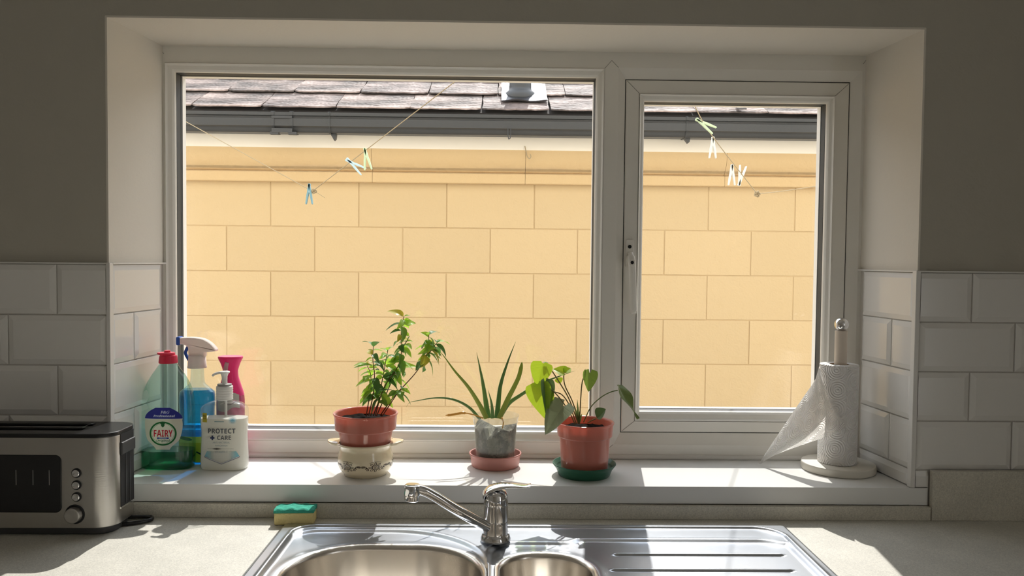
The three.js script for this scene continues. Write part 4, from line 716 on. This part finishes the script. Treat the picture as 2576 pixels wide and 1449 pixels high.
{ // pink saucer and aloe in a clear pot
  const s = thing('plant_saucer', [-0.0040, YS + 0.0003, -0.147], 'dusty pink terracotta saucer under the clear pot', 'saucer');
  part('dish', lathe([[0, 0], [0.050, 0], [0.0520, 0.001], [0.0540, 0.006], [0.0560, 0.024], [0.0582, 0.0262], [0.0590, 0.0280], [0.0586, 0.0302], [0.0568, 0.0308], [0.0550, 0.0290], [0.0520, 0.006], [0.050, 0.0035], [0, 0.0035]], 80), phy(C(0.56, 0.24, 0.20), 0.4), s);
  const PB = YS + 0.0042, o = V(-0.0040, PB, -0.147);
  const t = thing('potted_aloe', [o.x, o.y, o.z], 'spiky aloe with long thin leaves in a clear plastic pot', 'potted plant');
  part('pot', lathe([[0, 0.0015], [0.0405, 0.0015], [0.0415, 0], [0.0425, 0.001], [0.0485, 0.090], [0.0492, 0.094], [0.0505, 0.0955], [0.0510, 0.1040], [0.0528, 0.1085], [0.0534, 0.1105], [0.0525, 0.1115]], 80), phy(C(0.90, 0.91, 0.88), 0.22, { transmission: 0.86, thickness: 0, ior: 1.45 }), t);
  const mix = std(C(0.085, 0.082, 0.068), 0.95, { map: grid(128, (i, j) => { const v = nA(i * 2, j * 2), w = nB(i * 2, j * 2), q = v * 0.6 + w * 0.4; return q > 0.58 ? [168, 166, 150] : q > 0.46 ? [146, 145, 132] : [112, 111, 100]; }, true), bumpMap: rep(T_rough, 2), bumpScale: 0.004 });
  mix.color.setRGB(0.75, 0.75, 0.72);
  const rag = [], idx = [], uv = [], n = 72; // the compost fills the pot to a ragged level
  for (let k = 0; k <= 12; k++) for (let i = 0; i <= n; i++) { const a = i / n * Math.PI * 2, top = 0.080 + 0.010 * Math.sin(a * 2 + 0.6) + 0.006 * Math.sin(a * 5 + 1), y = lerp(0.003, top, k / 12), r = lerp(0.0400, 0.0475, y / 0.09); rag.push(r * Math.cos(a), y, r * Math.sin(a)); uv.push(i / n * 3, y * 10); }
  for (let k = 0; k < 12; k++) for (let i = 0; i < n; i++) { const a = k * (n + 1) + i; idx.push(a, a + n + 1, a + 1, a + 1, a + n + 1, a + n + 2); }
  const c0 = rag.length / 3; rag.push(0, 0.084, 0); uv.push(0.5, 0.5); for (let i = 0; i < n; i++) idx.push(c0, 12 * (n + 1) + i + 1, 12 * (n + 1) + i);
  part('compost', mesh3(rag, idx, uv), mix, t);
  const G = [phy(C(0.21, 0.37, 0.11), 0.95, { clearcoat: 0.4, clearcoatRoughness: 0.15, transmission: 0.12, thickness: 0 }), phy(C(0.42, 0.50, 0.09), 0.95, { clearcoat: 0.4, clearcoatRoughness: 0.15, transmission: 0.25, thickness: 0 }), phy(C(0.16, 0.30, 0.10), 0.95, { clearcoat: 0.4, clearcoatRoughness: 0.15, transmission: 0.1, thickness: 0 }), phy(C(0.72, 0.42, 0.08), 0.95, { clearcoat: 0.4, clearcoatRoughness: 0.15, transmission: 0.3, thickness: 0 })];
  const P3 = (x, y, z) => at(x, y, z).sub(o);
  const leaves = [ // pixel path, depths, half width, material, blunt tip
    [[[1224, 1052], [1206, 1018], [1179, 975], [1143, 932], [1118, 898], [1101, 877]], [-0.147, -0.140, -0.135, -0.130, -0.128, -0.126], 0.0058, 1],
    [[[1228, 1052], [1222, 1010], [1214, 960], [1206, 920], [1199, 887]], [-0.150, -0.156, -0.163, -0.168, -0.170], 0.0066, 0],
    [[[1239, 1052], [1237, 1018], [1228, 981]], [-0.143, -0.140, -0.136], 0.0045, 0],
    [[[1250, 1052], [1254, 1010], [1259, 970], [1276, 914], [1297, 860]], [-0.150, -0.155, -0.160, -0.162, -0.165], 0.0062, 2],
    [[[1256, 1052], [1278, 1003], [1294, 972], [1305, 948], [1311, 924], [1313, 911]], [-0.147, -0.142, -0.138, -0.136, -0.134, -0.133], 0.0062, 1, true],
    [[[1258, 1048], [1281, 1014], [1308, 995], [1336, 977], [1364, 962], [1400, 949], [1445, 933]], [-0.150, -0.152, -0.155, -0.158, -0.160, -0.162, -0.165], 0.0052, 0],
    [[[1208, 1055], [1179, 1024], [1140, 1005], [1097, 1001], [1051, 1008], [1030, 1013], [1022, 1024]], [-0.150, -0.155, -0.158, -0.160, -0.158, -0.155, -0.150], 0.0036, 2],
  ];
  for (const [px, zs, w, mi, blunt] of leaves) part('leaf', tube(px.map(([x, y], i) => P3(x, y, zs[i])), (u) => w * (blunt ? (u < 0.9 ? 1 - 0.3 * u : 0.73 * Math.sqrt(Math.max(0.02, (1 - u) / 0.1))) : Math.max(0.05, 1 - Math.pow(u, 1.25) * 0.97)), 48, 12, 0.5, V(0, 0, 1)), G[mi], t);
  part('leaf', tube([[1216, 1052], [1190, 1043], [1165, 1039], [1140, 1043], [1121, 1045]].map(([x, y], i) => P3(x, y, -0.140 + i * 0.006)), (u) => u < 0.5 ? 0.0014 : u > 0.96 ? 0.0012 : 0.0028, 30, 8, 0.4, V(0, 0, 1)), G[3], t).userData.label = 'dried orange leaf hanging over the rim';
  part('leaf', tube([P3(1262, 1050, -0.110), P3(1266, 1062, -0.100), P3(1264, 1078, -0.098)], (u) => 0.0022 * (1 - 0.6 * u), 16, 8, 0.4, V(0, 0, 1)), G[3], t);
}
{ // green saucer and heart-leaved plant
  const o0 = [0.1890, YS + 0.0003, -0.0765];
  const s = thing('plant_saucer', o0, 'dark green plastic saucer under the heart-leaved plant', 'saucer');
  part('dish', lathe([[0, 0], [0.0545, 0], [0.0560, 0.0015], [0.0615, 0.0165], [0.0635, 0.0175], [0.0675, 0.0235], [0.0688, 0.0245], [0.0685, 0.0262], [0.0668, 0.0262], [0.0620, 0.0195], [0.0600, 0.0185], [0.0545, 0.003], [0, 0.003]], 80), phy(C(0.012, 0.115, 0.06), 0.95, { clearcoat: 0.4, clearcoatRoughness: 0.15, transmission: 0.12, thickness: 0 }), s);
  const o = V(o0[0] + 0.0005, YS + 0.0036, o0[2]);
  const t = thing('potted_heart_plant', [o.x, o.y, o.z], 'drooping plant with heart-shaped leaves in a tall red-brown pot', 'potted plant');
  part('pot', lathe([[0, 0.004], [0.0455, 0.004], [0.0465, 0], [0.0490, 0.001], [0.0500, 0.006], [0.0548, 0.0795], [0.0555, 0.081], [0.0588, 0.0822], [0.0594, 0.084], [0.0612, 0.1065], [0.0630, 0.1092], [0.0634, 0.1115], [0.0622, 0.1128], [0.0602, 0.1115], [0.0586, 0.108], [0.0568, 0.0845], [0.053, 0.080], [0.0485, 0.007], [0, 0.006]], 88), redPot, t);
  part('soil', soil(0.0570, 0.0960), soilMat, t);
  const P3 = (x, y, z) => at(x, y, z).sub(o);
  const stemM = phy(C(0.22, 0.17, 0.06), 0.5), green = phy(C(0.16, 0.22, 0.07), 0.5);
  const stem = (pts, zs, m = stemM, r = 0.0013) => part('stem', tube(pts.map(([x, y], i) => P3(x, y, zs[i])), r, 36, 8), m, t);
  const lime = leafMat([0.42, 0.58, 0.03], 0.62, 0.5), mid = leafMat([0.22, 0.34, 0.05], 0.5, 0.5), dark = leafMat([0.115, 0.20, 0.065], 0.35, 0.45), matt = leafMat([0.30, 0.36, 0.21], 0.25, 0.5), olive = leafMat([0.16, 0.22, 0.06], 0.3, 0.5);
  const leaf = (b, zb, tip, zt, W, facing, opt, m) => { const p = P3(...b, zb), q = P3(...tip, zt), d = q.clone().sub(p), L = d.length(); aim(part('leaf', leafGeo(L, W, opt, 18, 10), m, t), p, d, facing); };
  const base = [1455, 1066];
  stem([base, [1430, 1001], [1404, 957], [1386, 930], [1374, 917]], [-0.076, -0.076, -0.076, -0.074, -0.072]);
  leaf([1366, 914], -0.073, [1351, 978], -0.066, 0.049, V(-0.25, 0.1, 1), { heart: 0.07, fold: 0.25, curl: 0.05 }, lime);
  leaf([1374, 917], -0.073, [1370, 908], -0.090, 0.010, V(0, 1, 0), { fold: 0.3, curl: 0.1 }, dark);
  stem([[1458, 1066], [1440, 1010], [1421, 969], [1418, 950], [1419, 939]], [-0.082, -0.086, -0.090, -0.092, -0.094]);
  leaf([1419, 938], -0.094, [1391, 927], -0.102, 0.030, V(0, 1, 0.9), { heart: 0.15, fold: 0.4, curl: 0.1 }, lime);
  leaf([1419, 938], -0.094, [1436, 925], -0.104, 0.020, V(0.2, 1, 0.6), { fold: 0.4, curl: 0.1 }, lime);
  leaf([1404, 950], -0.092, [1409, 965], -0.084, 0.018, V(0, 0, 1), { fold: 0.3, curl: 0.1 }, lime);
  stem([[1458, 1064], [1461, 1001], [1465, 960], [1471, 943]], [-0.080, -0.082, -0.083, -0.083]);
  leaf([1484, 938], -0.083, [1481, 986], -0.076, 0.034, V(0.15, 0.05, 1), { heart: 0.20, fold: 0.3, curl: 0.05 }, mid);
  leaf([1471, 942], -0.083, [1472, 928], -0.080, 0.0045, V(0, 0, 1), { fold: 0.3, curl: 0 }, olive);
  stem([[1468, 1062], [1488, 1022], [1517, 996], [1540, 985], [1554, 982]], [-0.074, -0.068, -0.062, -0.058, -0.056], green, 0.0012);
  leaf([1556, 974], -0.057, [1599, 1057], -0.038, 0.040, V(0.9, 0.3, 0.6), { heart: 0.08, fold: 0.35, curl: -0.10, wave: 0.10 }, olive);
  stem([[1450, 1066], [1430, 1015], [1412, 992], [1392, 985], [1388, 982]], [-0.068, -0.060, -0.054, -0.050, -0.048]);
  leaf([1352, 966], -0.052, [1373, 1056], -0.036, 0.056, V(-0.3, 0.25, 1), { heart: 0.07, fold: 0.2, curl: 0.05 }, lime);
  leaf([1371, 962], -0.050, [1378, 1040], -0.034, 0.038, V(0.55, 0.2, 0.8), { heart: 0.14, fold: 0.5, curl: 0.12 }, dark);
  leaf([1388, 982], -0.048, [1383, 1024], -0.040, 0.013, V(0.3, 0.2, 1), { fold: 0.4, curl: 0.1 }, lime);
  stem([[1446, 1066], [1434, 1040], [1416, 1012], [1398, 990], [1392, 984]], [-0.060, -0.048, -0.038, -0.034, -0.034]);
  leaf([1418, 1022], -0.034, [1368, 1089], -0.008, 0.060, V(-0.25, 0.75, 0.7), { heart: 0.18, fold: 0.25, curl: 0.14, wave: 0.03 }, matt);
  leaf([1502, 1052], -0.050, [1526, 1030], -0.044, 0.030, V(-0.2, 0.7, 0.6), { fold: 0.5, curl: -0.1 }, dark);
  stem([[1478, 1064], [1490, 1057], [1500, 1053]], [-0.066, -0.058, -0.052], green, 0.001);
  for (const [x, y] of [[1452, 1004], [1446, 1022], [1459, 1030], [1464, 1040]]) leaf([1455, 1066], -0.078, [x, y], -0.080, 0.0055, V(0.2, 0.1, 1), { fold: 0.4, curl: 0, peak: 0.35 }, olive);
}

// ---------- paper towel ----------
{
  const o = [0.7655, YS + 0.0003, -0.1275];
  const stone = std(C(0.74, 0.70, 0.61), 0.5), h = thing('paper_towel_holder', o, 'cream paper towel stand with a round base and a silver ball on its pole', 'holder');
  part('base', lathe([[0, 0], [0.0765, 0], [0.0785, 0.0015], [0.0790, 0.004], [0.0790, 0.0145], [0.0780, 0.0168], [0.0765, 0.0175], [0, 0.0175]], 96), stone, h);
  part('pole', lathe([[0, 0.0175], [0.0132, 0.0175], [0.0132, 0.312], [0.0128, 0.3132], [0, 0.3135]], 40), std(C(0.72, 0.63, 0.53), 0.5), h);
  part('ball', new THREE.SphereGeometry(0.0152, 40, 28), M.chrome, h, [0.0003, 0.3268, 0]);
  const emboss = grid(256, (i, j) => { const q = [[60, 40], [190, 110], [70, 180], [200, 236], [-60, 180], [320, 40], [60, 296], [200, -20]]; let m = 1e9; for (const [x, y] of q) m = Math.min(m, Math.hypot((i - x), (j - y))); return 255 * (0.5 + 0.5 * Math.sin(m * 0.42)); });
  const paper = (tr, u, v) => phy(C(0.95, 0.925, 0.885), 1.0, { transmission: tr, thickness: 0, bumpMap: rep(emboss, u, v), bumpScale: 0.0022 });
  const t = thing('paper_towel_roll', [o[0] - 0.0025, o[1] + 0.0178, o[2]], 'white embossed paper towel roll on the stand with its end sheet hanging loose', 'paper towel');
  const R = 0.0415, H = 0.2205;
  const rg = lathe([[0.0205, 0], [R - 0.001, 0], [R, 0.001], [R, H - 0.0015], [R - 0.0012, H], [0.0205, H]], 80);
  for (let i = 0, u = rg.attributes.uv, q = rg.attributes.position; i < u.count; i++) u.setXY(i, u.getX(i), q.getY(i) / 0.261);
  part('roll', rg, paper(0, 3, 3), t);
  part('core', lathe([[0.0205, 0], [0.0205, H], [0.0192, H], [0.0192, 0]], 48), std(C(0.45, 0.33, 0.22), 0.9), t);
  // loose sheet: folds out to one side, its lower corner resting on the sill
  const og = V(o[0] - 0.0025, o[1] + 0.0178, o[2]), loc = (x, y, z) => at(x, y, z).sub(og);
  const cu = (pts) => new THREE.CatmullRomCurve3(pts, false, 'centripetal');
  const tip = loc(1909, 1166, -0.160);
  const backC = cu([loc(2068, 920, -0.138), loc(2062, 955, -0.140), loc(2024, 1012, -0.142), loc(1968, 1088, -0.152), loc(1912, 1165, -0.162)]);
  const foldC = cu([loc(2062, 921, -0.128), loc(2054, 948, -0.124), loc(2015, 1008, -0.125), loc(1962, 1086, -0.140), tip]);
  const frontC = cu([loc(2064, 928, -0.112), loc(2072, 965, -0.098), loc(2096, 1028, -0.0845), loc(2126, 1074, -0.0845), loc(2092, 1094, -0.0865), loc(2028, 1116, -0.100), loc(1948, 1146, -0.138), loc(1915, 1166, -0.158)]);
  const midC = cu([loc(2060, 926, -0.118), loc(2053, 962, -0.104), loc(2044, 1024, -0.088), loc(2030, 1076, -0.090), loc(1985, 1112, -0.108), loc(1912, 1167, -0.158)]);
  const p = [], uv = [], id = [], nu = 36, nv = 60;
  for (let j = 0; j <= nv; j++) { const v = j / nv, A = backC.getPoint(v), B = foldC.getPoint(v), Cc = midC.getPoint(v), D = frontC.getPoint(v);
    const arc = new THREE.CatmullRomCurve3([A, B, Cc, D], false, 'centripetal');
    for (let i = 0; i <= nu; i++) { const q = arc.getPoint(i / nu); p.push(q.x, q.y, q.z); uv.push(q.x * 4 + i / nu * 0.6, q.y * 4); } }
  for (let j = 0; j < nv; j++) for (let i = 0; i < nu; i++) { const a = j * (nu + 1) + i; id.push(a, a + nu + 1, a + 1, a + 1, a + nu + 1, a + nu + 2); }
  part('loose_sheet', mesh3(p, id, uv), paper(0.72, 3, 3), t);
}

// ---------- outbuilding across the yard ----------
{
  const b = thing('outbuilding', [0, 0, -2.37], 'yellow painted block outbuilding with slate roof seen through the window', 'building');
  const wall = part('block_wall', box(-4.5, 4.5, -1.0, 0.905, -0.2, -0.0003), M.mortar, b);
  const bw = 0.4385, bh = 0.2252, j = 0.0040, shapesB = [];
  for (let k = 0; k < 4; k++) { const g = new RoundedBoxGeometry(bw - j, bh - j, 0.02, 1, 0.0022); g.translate(rr(-0.0006, 0.0006), 0, rr(-0.0008, 0.0006)); shapesB.push(metreUV(g)); }
  const tints = [1, 0.985, 1.01, 0.97].map((k) => { const m = M.block.clone(); m.color.multiplyScalar(k); return m; });
  for (let row = 0; row < 7; row++) for (let c = -6; c < 7; c++) {
    const x = 0.1745 + (c + 0.5) * bw - (row % 2 ? bw * 0.5 : 0), y = 0.9085 - bh * (row + 0.5);
    part('block', shapesB[Math.floor(rr(0, 3.99))], tints[Math.floor(rr(0, 3.99))], wall, [x, y, -0.0075]);
  }
  // painted moulding under the eaves: bulging band over a flat fillet, in lengths
  const prof = (pts, x0, x1, name, mat, parent) => { const s = new THREE.Shape(); pts.forEach(([z, y], i) => i ? s.lineTo(z, y) : s.moveTo(z, y)); s.closePath(); const g = new THREE.ExtrudeGeometry(s, { depth: x1 - x0, bevelEnabled: false }); g.rotateY(-Math.PI / 2).translate(x1, 0, 0).scale(1, 1, 1); const p = g.attributes.position; return part(name, metreUV(toCreasedNormals(g, 0.6)), mat, parent); };
  const bulge = [[-0.10, 1.068], [0.068, 1.068]]; for (let i = 0; i <= 10; i++) { const a = i / 10; bulge.push([0.068 - 0.056 * Math.pow(a, 2.4), 1.064 - 0.106 * a]); } bulge.push([-0.10, 0.958]);
  const fillet = [[-0.10, 0.957], [0.0285, 0.957], [0.0330, 0.951], [0.0330, 0.9085], [0.0300, 0.9045], [-0.10, 0.9045]];
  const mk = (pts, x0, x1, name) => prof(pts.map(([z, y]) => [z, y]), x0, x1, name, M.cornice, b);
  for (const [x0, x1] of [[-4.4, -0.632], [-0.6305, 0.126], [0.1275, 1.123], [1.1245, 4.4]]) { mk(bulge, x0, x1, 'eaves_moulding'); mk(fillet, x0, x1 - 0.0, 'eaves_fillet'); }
  part('fascia_board', box(-4.4, 4.4, 1.0665, 1.205, -0.02, 0.072, 0.003), M.fascia, b);
  // gutter: square-line channel in profile
  const ch = [[0.078, 1.128], [0.165, 1.124], [0.172, 1.129], [0.177, 1.140], [0.1815, 1.1475], [0.1905, 1.152], [0.1912, 1.188], [0.180, 1.191], [0.180, 1.1995], [0.193, 1.2015], [0.1935, 1.217], [0.186, 1.218], [0.185, 1.204], [0.177, 1.201], [0.176, 1.190], [0.176, 1.150], [0.165, 1.134], [0.082, 1.136], [0.082, 1.204], [0.078, 1.204]];
  const gut = prof(ch, -4.4, 4.4, 'gutter', M.gutter, b);
  const strap = (x, w, name = 'gutter_bracket') => prof(ch.slice(0, 11).map(([z, y]) => [z + 0.0035, y - (y < 1.15 ? 0.0035 : 0)]).concat([[0.186, 1.222], [0.150, 1.222], [0.150, 1.216], [0.180, 1.214], [0.180, 1.15], [0.172, 1.134], [0.082, 1.134]]), x - w / 2, x + w / 2, name, M.gutter, gut);
  strap(-1.078, 0.016, 'gutter_union'); strap(-0.990, 0.016, 'gutter_union');
  part('gutter_union', merge([box(-1.082, -0.985, 1.186, 1.199, 0.190, 0.1965, 0.001), box(-1.082, -0.985, 1.120, 1.140, 0.186, 0.1945, 0.001), box(-1.09, -1.05, 1.110, 1.124, 0.170, 0.193, 0.002), box(-1.005, -0.965, 1.110, 1.124, 0.170, 0.193, 0.002)]), M.gutter, gut);
  for (const [x, hw, dy] of [[-0.812, 0.013, 0.028], [0.893, 0.013, 0.022]]) {
    strap(x, 0.010);
    const s = new THREE.Shape(); s.moveTo(-hw, 0); s.lineTo(hw * 1.4, 0); s.lineTo(hw * 1.2, -dy); s.lineTo(hw * 0.6, -dy * 1.3); s.lineTo(-hw * 0.6, -dy * 0.35); s.closePath();
    part('gutter_bracket', extrude(s, 0.03, 0.002).translate(x + 0.008, 1.128, 0.12), M.gutter, gut);
  }
  part('gutter_hook', tube([V(0.037, 1.16, 0.1955), V(0.038, 1.115, 0.197), V(0.043, 1.100, 0.197), V(0.0495, 1.112, 0.197), V(0.050, 1.15, 0.196)], 0.0022, 30, 8), M.gutter, gut);
  part('wire_hook', tube([V(0.122, 1.086, 0.078), V(0.128, 1.060, 0.080), V(0.136, 1.032, 0.082), V(0.146, 1.024, 0.086), V(0.152, 1.034, 0.089), V(0.148, 1.046, 0.090)], 0.0022, 30, 8), M.line, b);
  // roof
  const th = THREE.MathUtils.degToRad(28), ez = 0.165, ey = 1.2245, up = V(0, Math.sin(th), -Math.cos(th)), nn = V(0, Math.cos(th), Math.sin(th));
  const on = (x, s, h = 0) => V(x, ey + up.y * s + nn.y * h, ez + up.z * s + nn.z * h);
  const rf = part('roof', hull([[-4.5, ...on(0, 0.03, -0.014).toArray().slice(1)], [4.5, ...on(0, 0.03, -0.014).toArray().slice(1)], [4.5, ...on(0, 3.2, -0.014).toArray().slice(1)], [-4.5, ...on(0, 3.2, -0.014).toArray().slice(1)]].map((q) => q), [[-4.5, ...on(0, 0.03, -0.005).toArray().slice(1)], [4.5, ...on(0, 0.03, -0.005).toArray().slice(1)], [4.5, ...on(0, 3.2, -0.005).toArray().slice(1)], [-4.5, ...on(0, 3.2, -0.005).toArray().slice(1)]]), std(C(0.07, 0.065, 0.065), 0.9), b);
  const gauge = 0.250, tilt = 0.062;
  const slate = (w, len) => { // ragged riven slate, lower edge at 0
    const n = 14, m = 3, p = [], id = [], uv = [], jag = [], jl = [], jr = [];
    for (let i = 0; i <= n; i++) jag.push(rr(-0.006, 0.004)); for (let k = 0; k <= m; k++) { jl.push(rr(-0.004, 0.003)); jr.push(rr(-0.003, 0.004)); }
    for (const top of [1, 0]) for (let k = 0; k <= m; k++) for (let i = 0; i <= n; i++) { const x = (i / n - 0.5) * w + (i === 0 ? jl[k] : i === n ? jr[k] : 0), s = k / m * len + (k === 0 ? jag[i] + (top ? 0.004 : 0) + 0.010 * (Math.abs(i / n - 0.5) > 0.46 ? 1 : 0) : 0); p.push(x, top ? 0.0040 + (k === 0 ? -0.0012 : 0) + rr(-0.0006, 0.0006) : -0.0030, -s); uv.push(x + 0.5, s); }
    const W = n + 1, off = W * (m + 1);
    for (let k = 0; k < m; k++) for (let i = 0; i < n; i++) { const a = k * W + i; id.push(a, a + 1, a + W + 1, a, a + W + 1, a + W); }
    for (let i = 0; i < n; i++) { id.push(i, off + i, off + i + 1, i, off + i + 1, i + 1); }
    for (let k = 0; k < m; k++) { const a = k * W, c = k * W + n; id.push(a, a + W, off + a + W, a, off + a + W, off + a); id.push(c, off + c, off + c + W, c, off + c + W, c + W); }
    const g = mesh3(p, id, uv); return toCreasedNormals(g, 0.5);
  };
  const protos = Array.from({ length: 6 }, (_, k) => slate(0.320 + 0.006 * k, 0.285));
  for (let row = 0; row < 5; row++) {
    let x = row % 2 ? -2.705 : -2.530;
    while (x < 3.0) {
      const k = Math.floor(rr(0, 5.99)), w = 0.320 + 0.006 * k;
      const m = part('slate', protos[k], M.slates[Math.floor(rr(0, 3.99))], rf); m.position.copy(on(x + w / 2 - 0.0, row * gauge, 0.0235)); m.rotation.set(th - tilt, 0, 0); m.rotateY(rr(-0.006, 0.006));
      x += w + rr(0.002, 0.009);
    }
  }
  // triangular lead tongue between two slates at the eaves
  const tri = new THREE.Shape(); tri.moveTo(-0.024, 0); tri.lineTo(0.024, 0); tri.lineTo(0, 0.15); tri.closePath();
  const tg = part('lead_tongue', extrude(tri, 0.006, 0.001), std(C(0.06, 0.055, 0.06), 0.7), rf); tg.position.copy(on(1.152, -0.012, 0.042)); tg.rotation.x = th - Math.PI / 2 + Math.PI - Math.PI + 0.0; tg.rotation.x = -(Math.PI / 2 - th);
  // vent pipe with its flashing
  const v = part('flashing', (() => { const g = new THREE.BoxGeometry(0.225, 0.006, 0.30, 16, 1, 16), p = g.attributes.position; for (let i = 0; i < p.count; i++) p.setY(i, p.getY(i) + 0.004 * Math.sin(p.getX(i) * 40) * Math.sin(p.getZ(i) * 31)); g.computeVertexNormals(); return g; })(), phy(C(0.13, 0.13, 0.14), 0.33, { metalness: 1 }), rf);
  v.position.copy(on(0.118, 0.262, 0.034)); v.rotation.x = th;
  const f = on(0.100, 0.240, 0.0);
  part('vent_pipe', lathe([[0.080, -0.04], [0.087, -0.005], [0.089, 0.010], [0.083, 0.026], [0.066, 0.038], [0.058, 0.046], [0.056, 0.055], [0.056, 0.55], [0.050, 0.55]], 40).translate(f.x, f.y, f.z), phy(C(0.055, 0.06, 0.065), 0.45), rf);
}

// ---------- washing line and pegs ----------
{
  const zk = -1.30, k1 = at(786, 481, zk), k2 = at(1905, 488, zk);
  const L = (pts, n = 20) => tube(pts, 0.0016, n, 6);
  const a = thing('washing_line', [0, 0, 0], 'thin string washing line forming a V in the wide pane, knotted at its lowest point', 'washing line');
  const far = (p, x, y, z) => at(x, y, z);
  part('line', L([at(300, 214, -2.29), at(462, 303, -1.75), k1]), M.line, a);
  part('line', L([k1, at(1145, 205, -0.75), at(1270, 110, -0.345)]), M.line, a);
  const knot = (c) => merge([new THREE.TorusKnotGeometry(0.006, 0.0022, 40, 6).translate(c.x, c.y, c.z), tube([c, c.clone().add(V(0.018, -0.010, 0)), c.clone().add(V(0.040, -0.024, 0))], 0.0009, 10, 6)]);
  part('knot', knot(k1.clone().add(V(0.006, 0.0, 0))), M.line, a);
  const b = thing('washing_line', [0, 0, 0], 'thin string washing line dipping to a knot in the opening pane', 'washing line');
  part('line', L([at(1690, 180, -0.345), at(1745, 262, -0.9), at(1783, 330, -1.1), k2]), M.line, b);
  part('line', L([k2, at(1975, 480, -1.6), at(2056, 468, -1.9), at(2200, 446, -2.33)]), M.line, b);
  part('knot', new THREE.TorusKnotGeometry(0.007, 0.0028, 40, 6, 2, 5).translate(k2.x, k2.y, k2.z), M.line, b);
  function peg(px, py, z, angle, spread, m, label) { // two plastic arms and a spring; the jaws grip the line
    const p = at(px, py, z), t = thing('clothes_peg', [p.x, p.y, p.z], label, 'clothes peg');
    t.rotation.z = angle;
    const arm = () => { const s = new THREE.Shape(); s.moveTo(-0.0045, 0.036); s.quadraticCurveTo(0, 0.041, 0.0035, 0.036); s.lineTo(0.0045, 0.018); s.lineTo(0.0042, 0.006); s.lineTo(0.0052, -0.005); s.lineTo(0.0048, -0.036); s.quadraticCurveTo(0.003, -0.040, 0.0, -0.037); s.lineTo(-0.0022, -0.008); s.lineTo(-0.0035, 0.010); s.closePath(); return extrude(s, 0.010, 0.001).translate(0, 0, -0.005); };
    const g = arm();
    for (const s of [-1, 1]) { const a2 = part('arm', s < 0 ? g.clone().rotateY(Math.PI) : g, m, t, [s * 0.0042, 0, 0]); a2.rotation.z = s * spread; }
    part('spring', new THREE.TorusGeometry(0.0042, 0.0011, 8, 20).rotateY(Math.PI / 2).translate(0, 0.008, 0), M.chrome, t);
  }
  const white = plastic([0.90, 0.92, 0.88], 0.35, 0.2), mint = plastic([0.72, 0.88, 0.62], 0.35, 0.2), pale = plastic([0.66, 0.86, 0.95], 0.35, 0.2), blue = plastic([0.22, 0.42, 0.50], 0.4, 0.1);
  peg(778, 488, -1.30, 0.0, 0.13, blue, 'small grey-blue clothes peg hanging beside the knot of the V-shaped line');
  peg(893, 416, -1.14, 0.95, 0.20, pale, 'pale blue clothes peg lying tilted on the rising line');
  peg(922, 400, -1.09, 0.16, 0.15, mint, 'pale yellow-green clothes peg standing upright next to the pale blue peg');
  peg(1774, 314, -1.05, 1.02, 0.15, mint, 'pale green clothes peg tilted against the dark gutter');
  peg(1793, 371, -1.14, 0.0, 0.13, white, 'white clothes peg hanging straight just below the gutter');
  peg(1841, 440, -1.24, 0.0, 0.13, white, 'upright white clothes peg, jaws up, above the knot in the opening pane');
  peg(1864, 442, -1.26, 2.95, 0.14, white, 'upside-down white clothes peg, legs up, nearest the knot in the opening pane');
}

renderer.render(scene, camera);
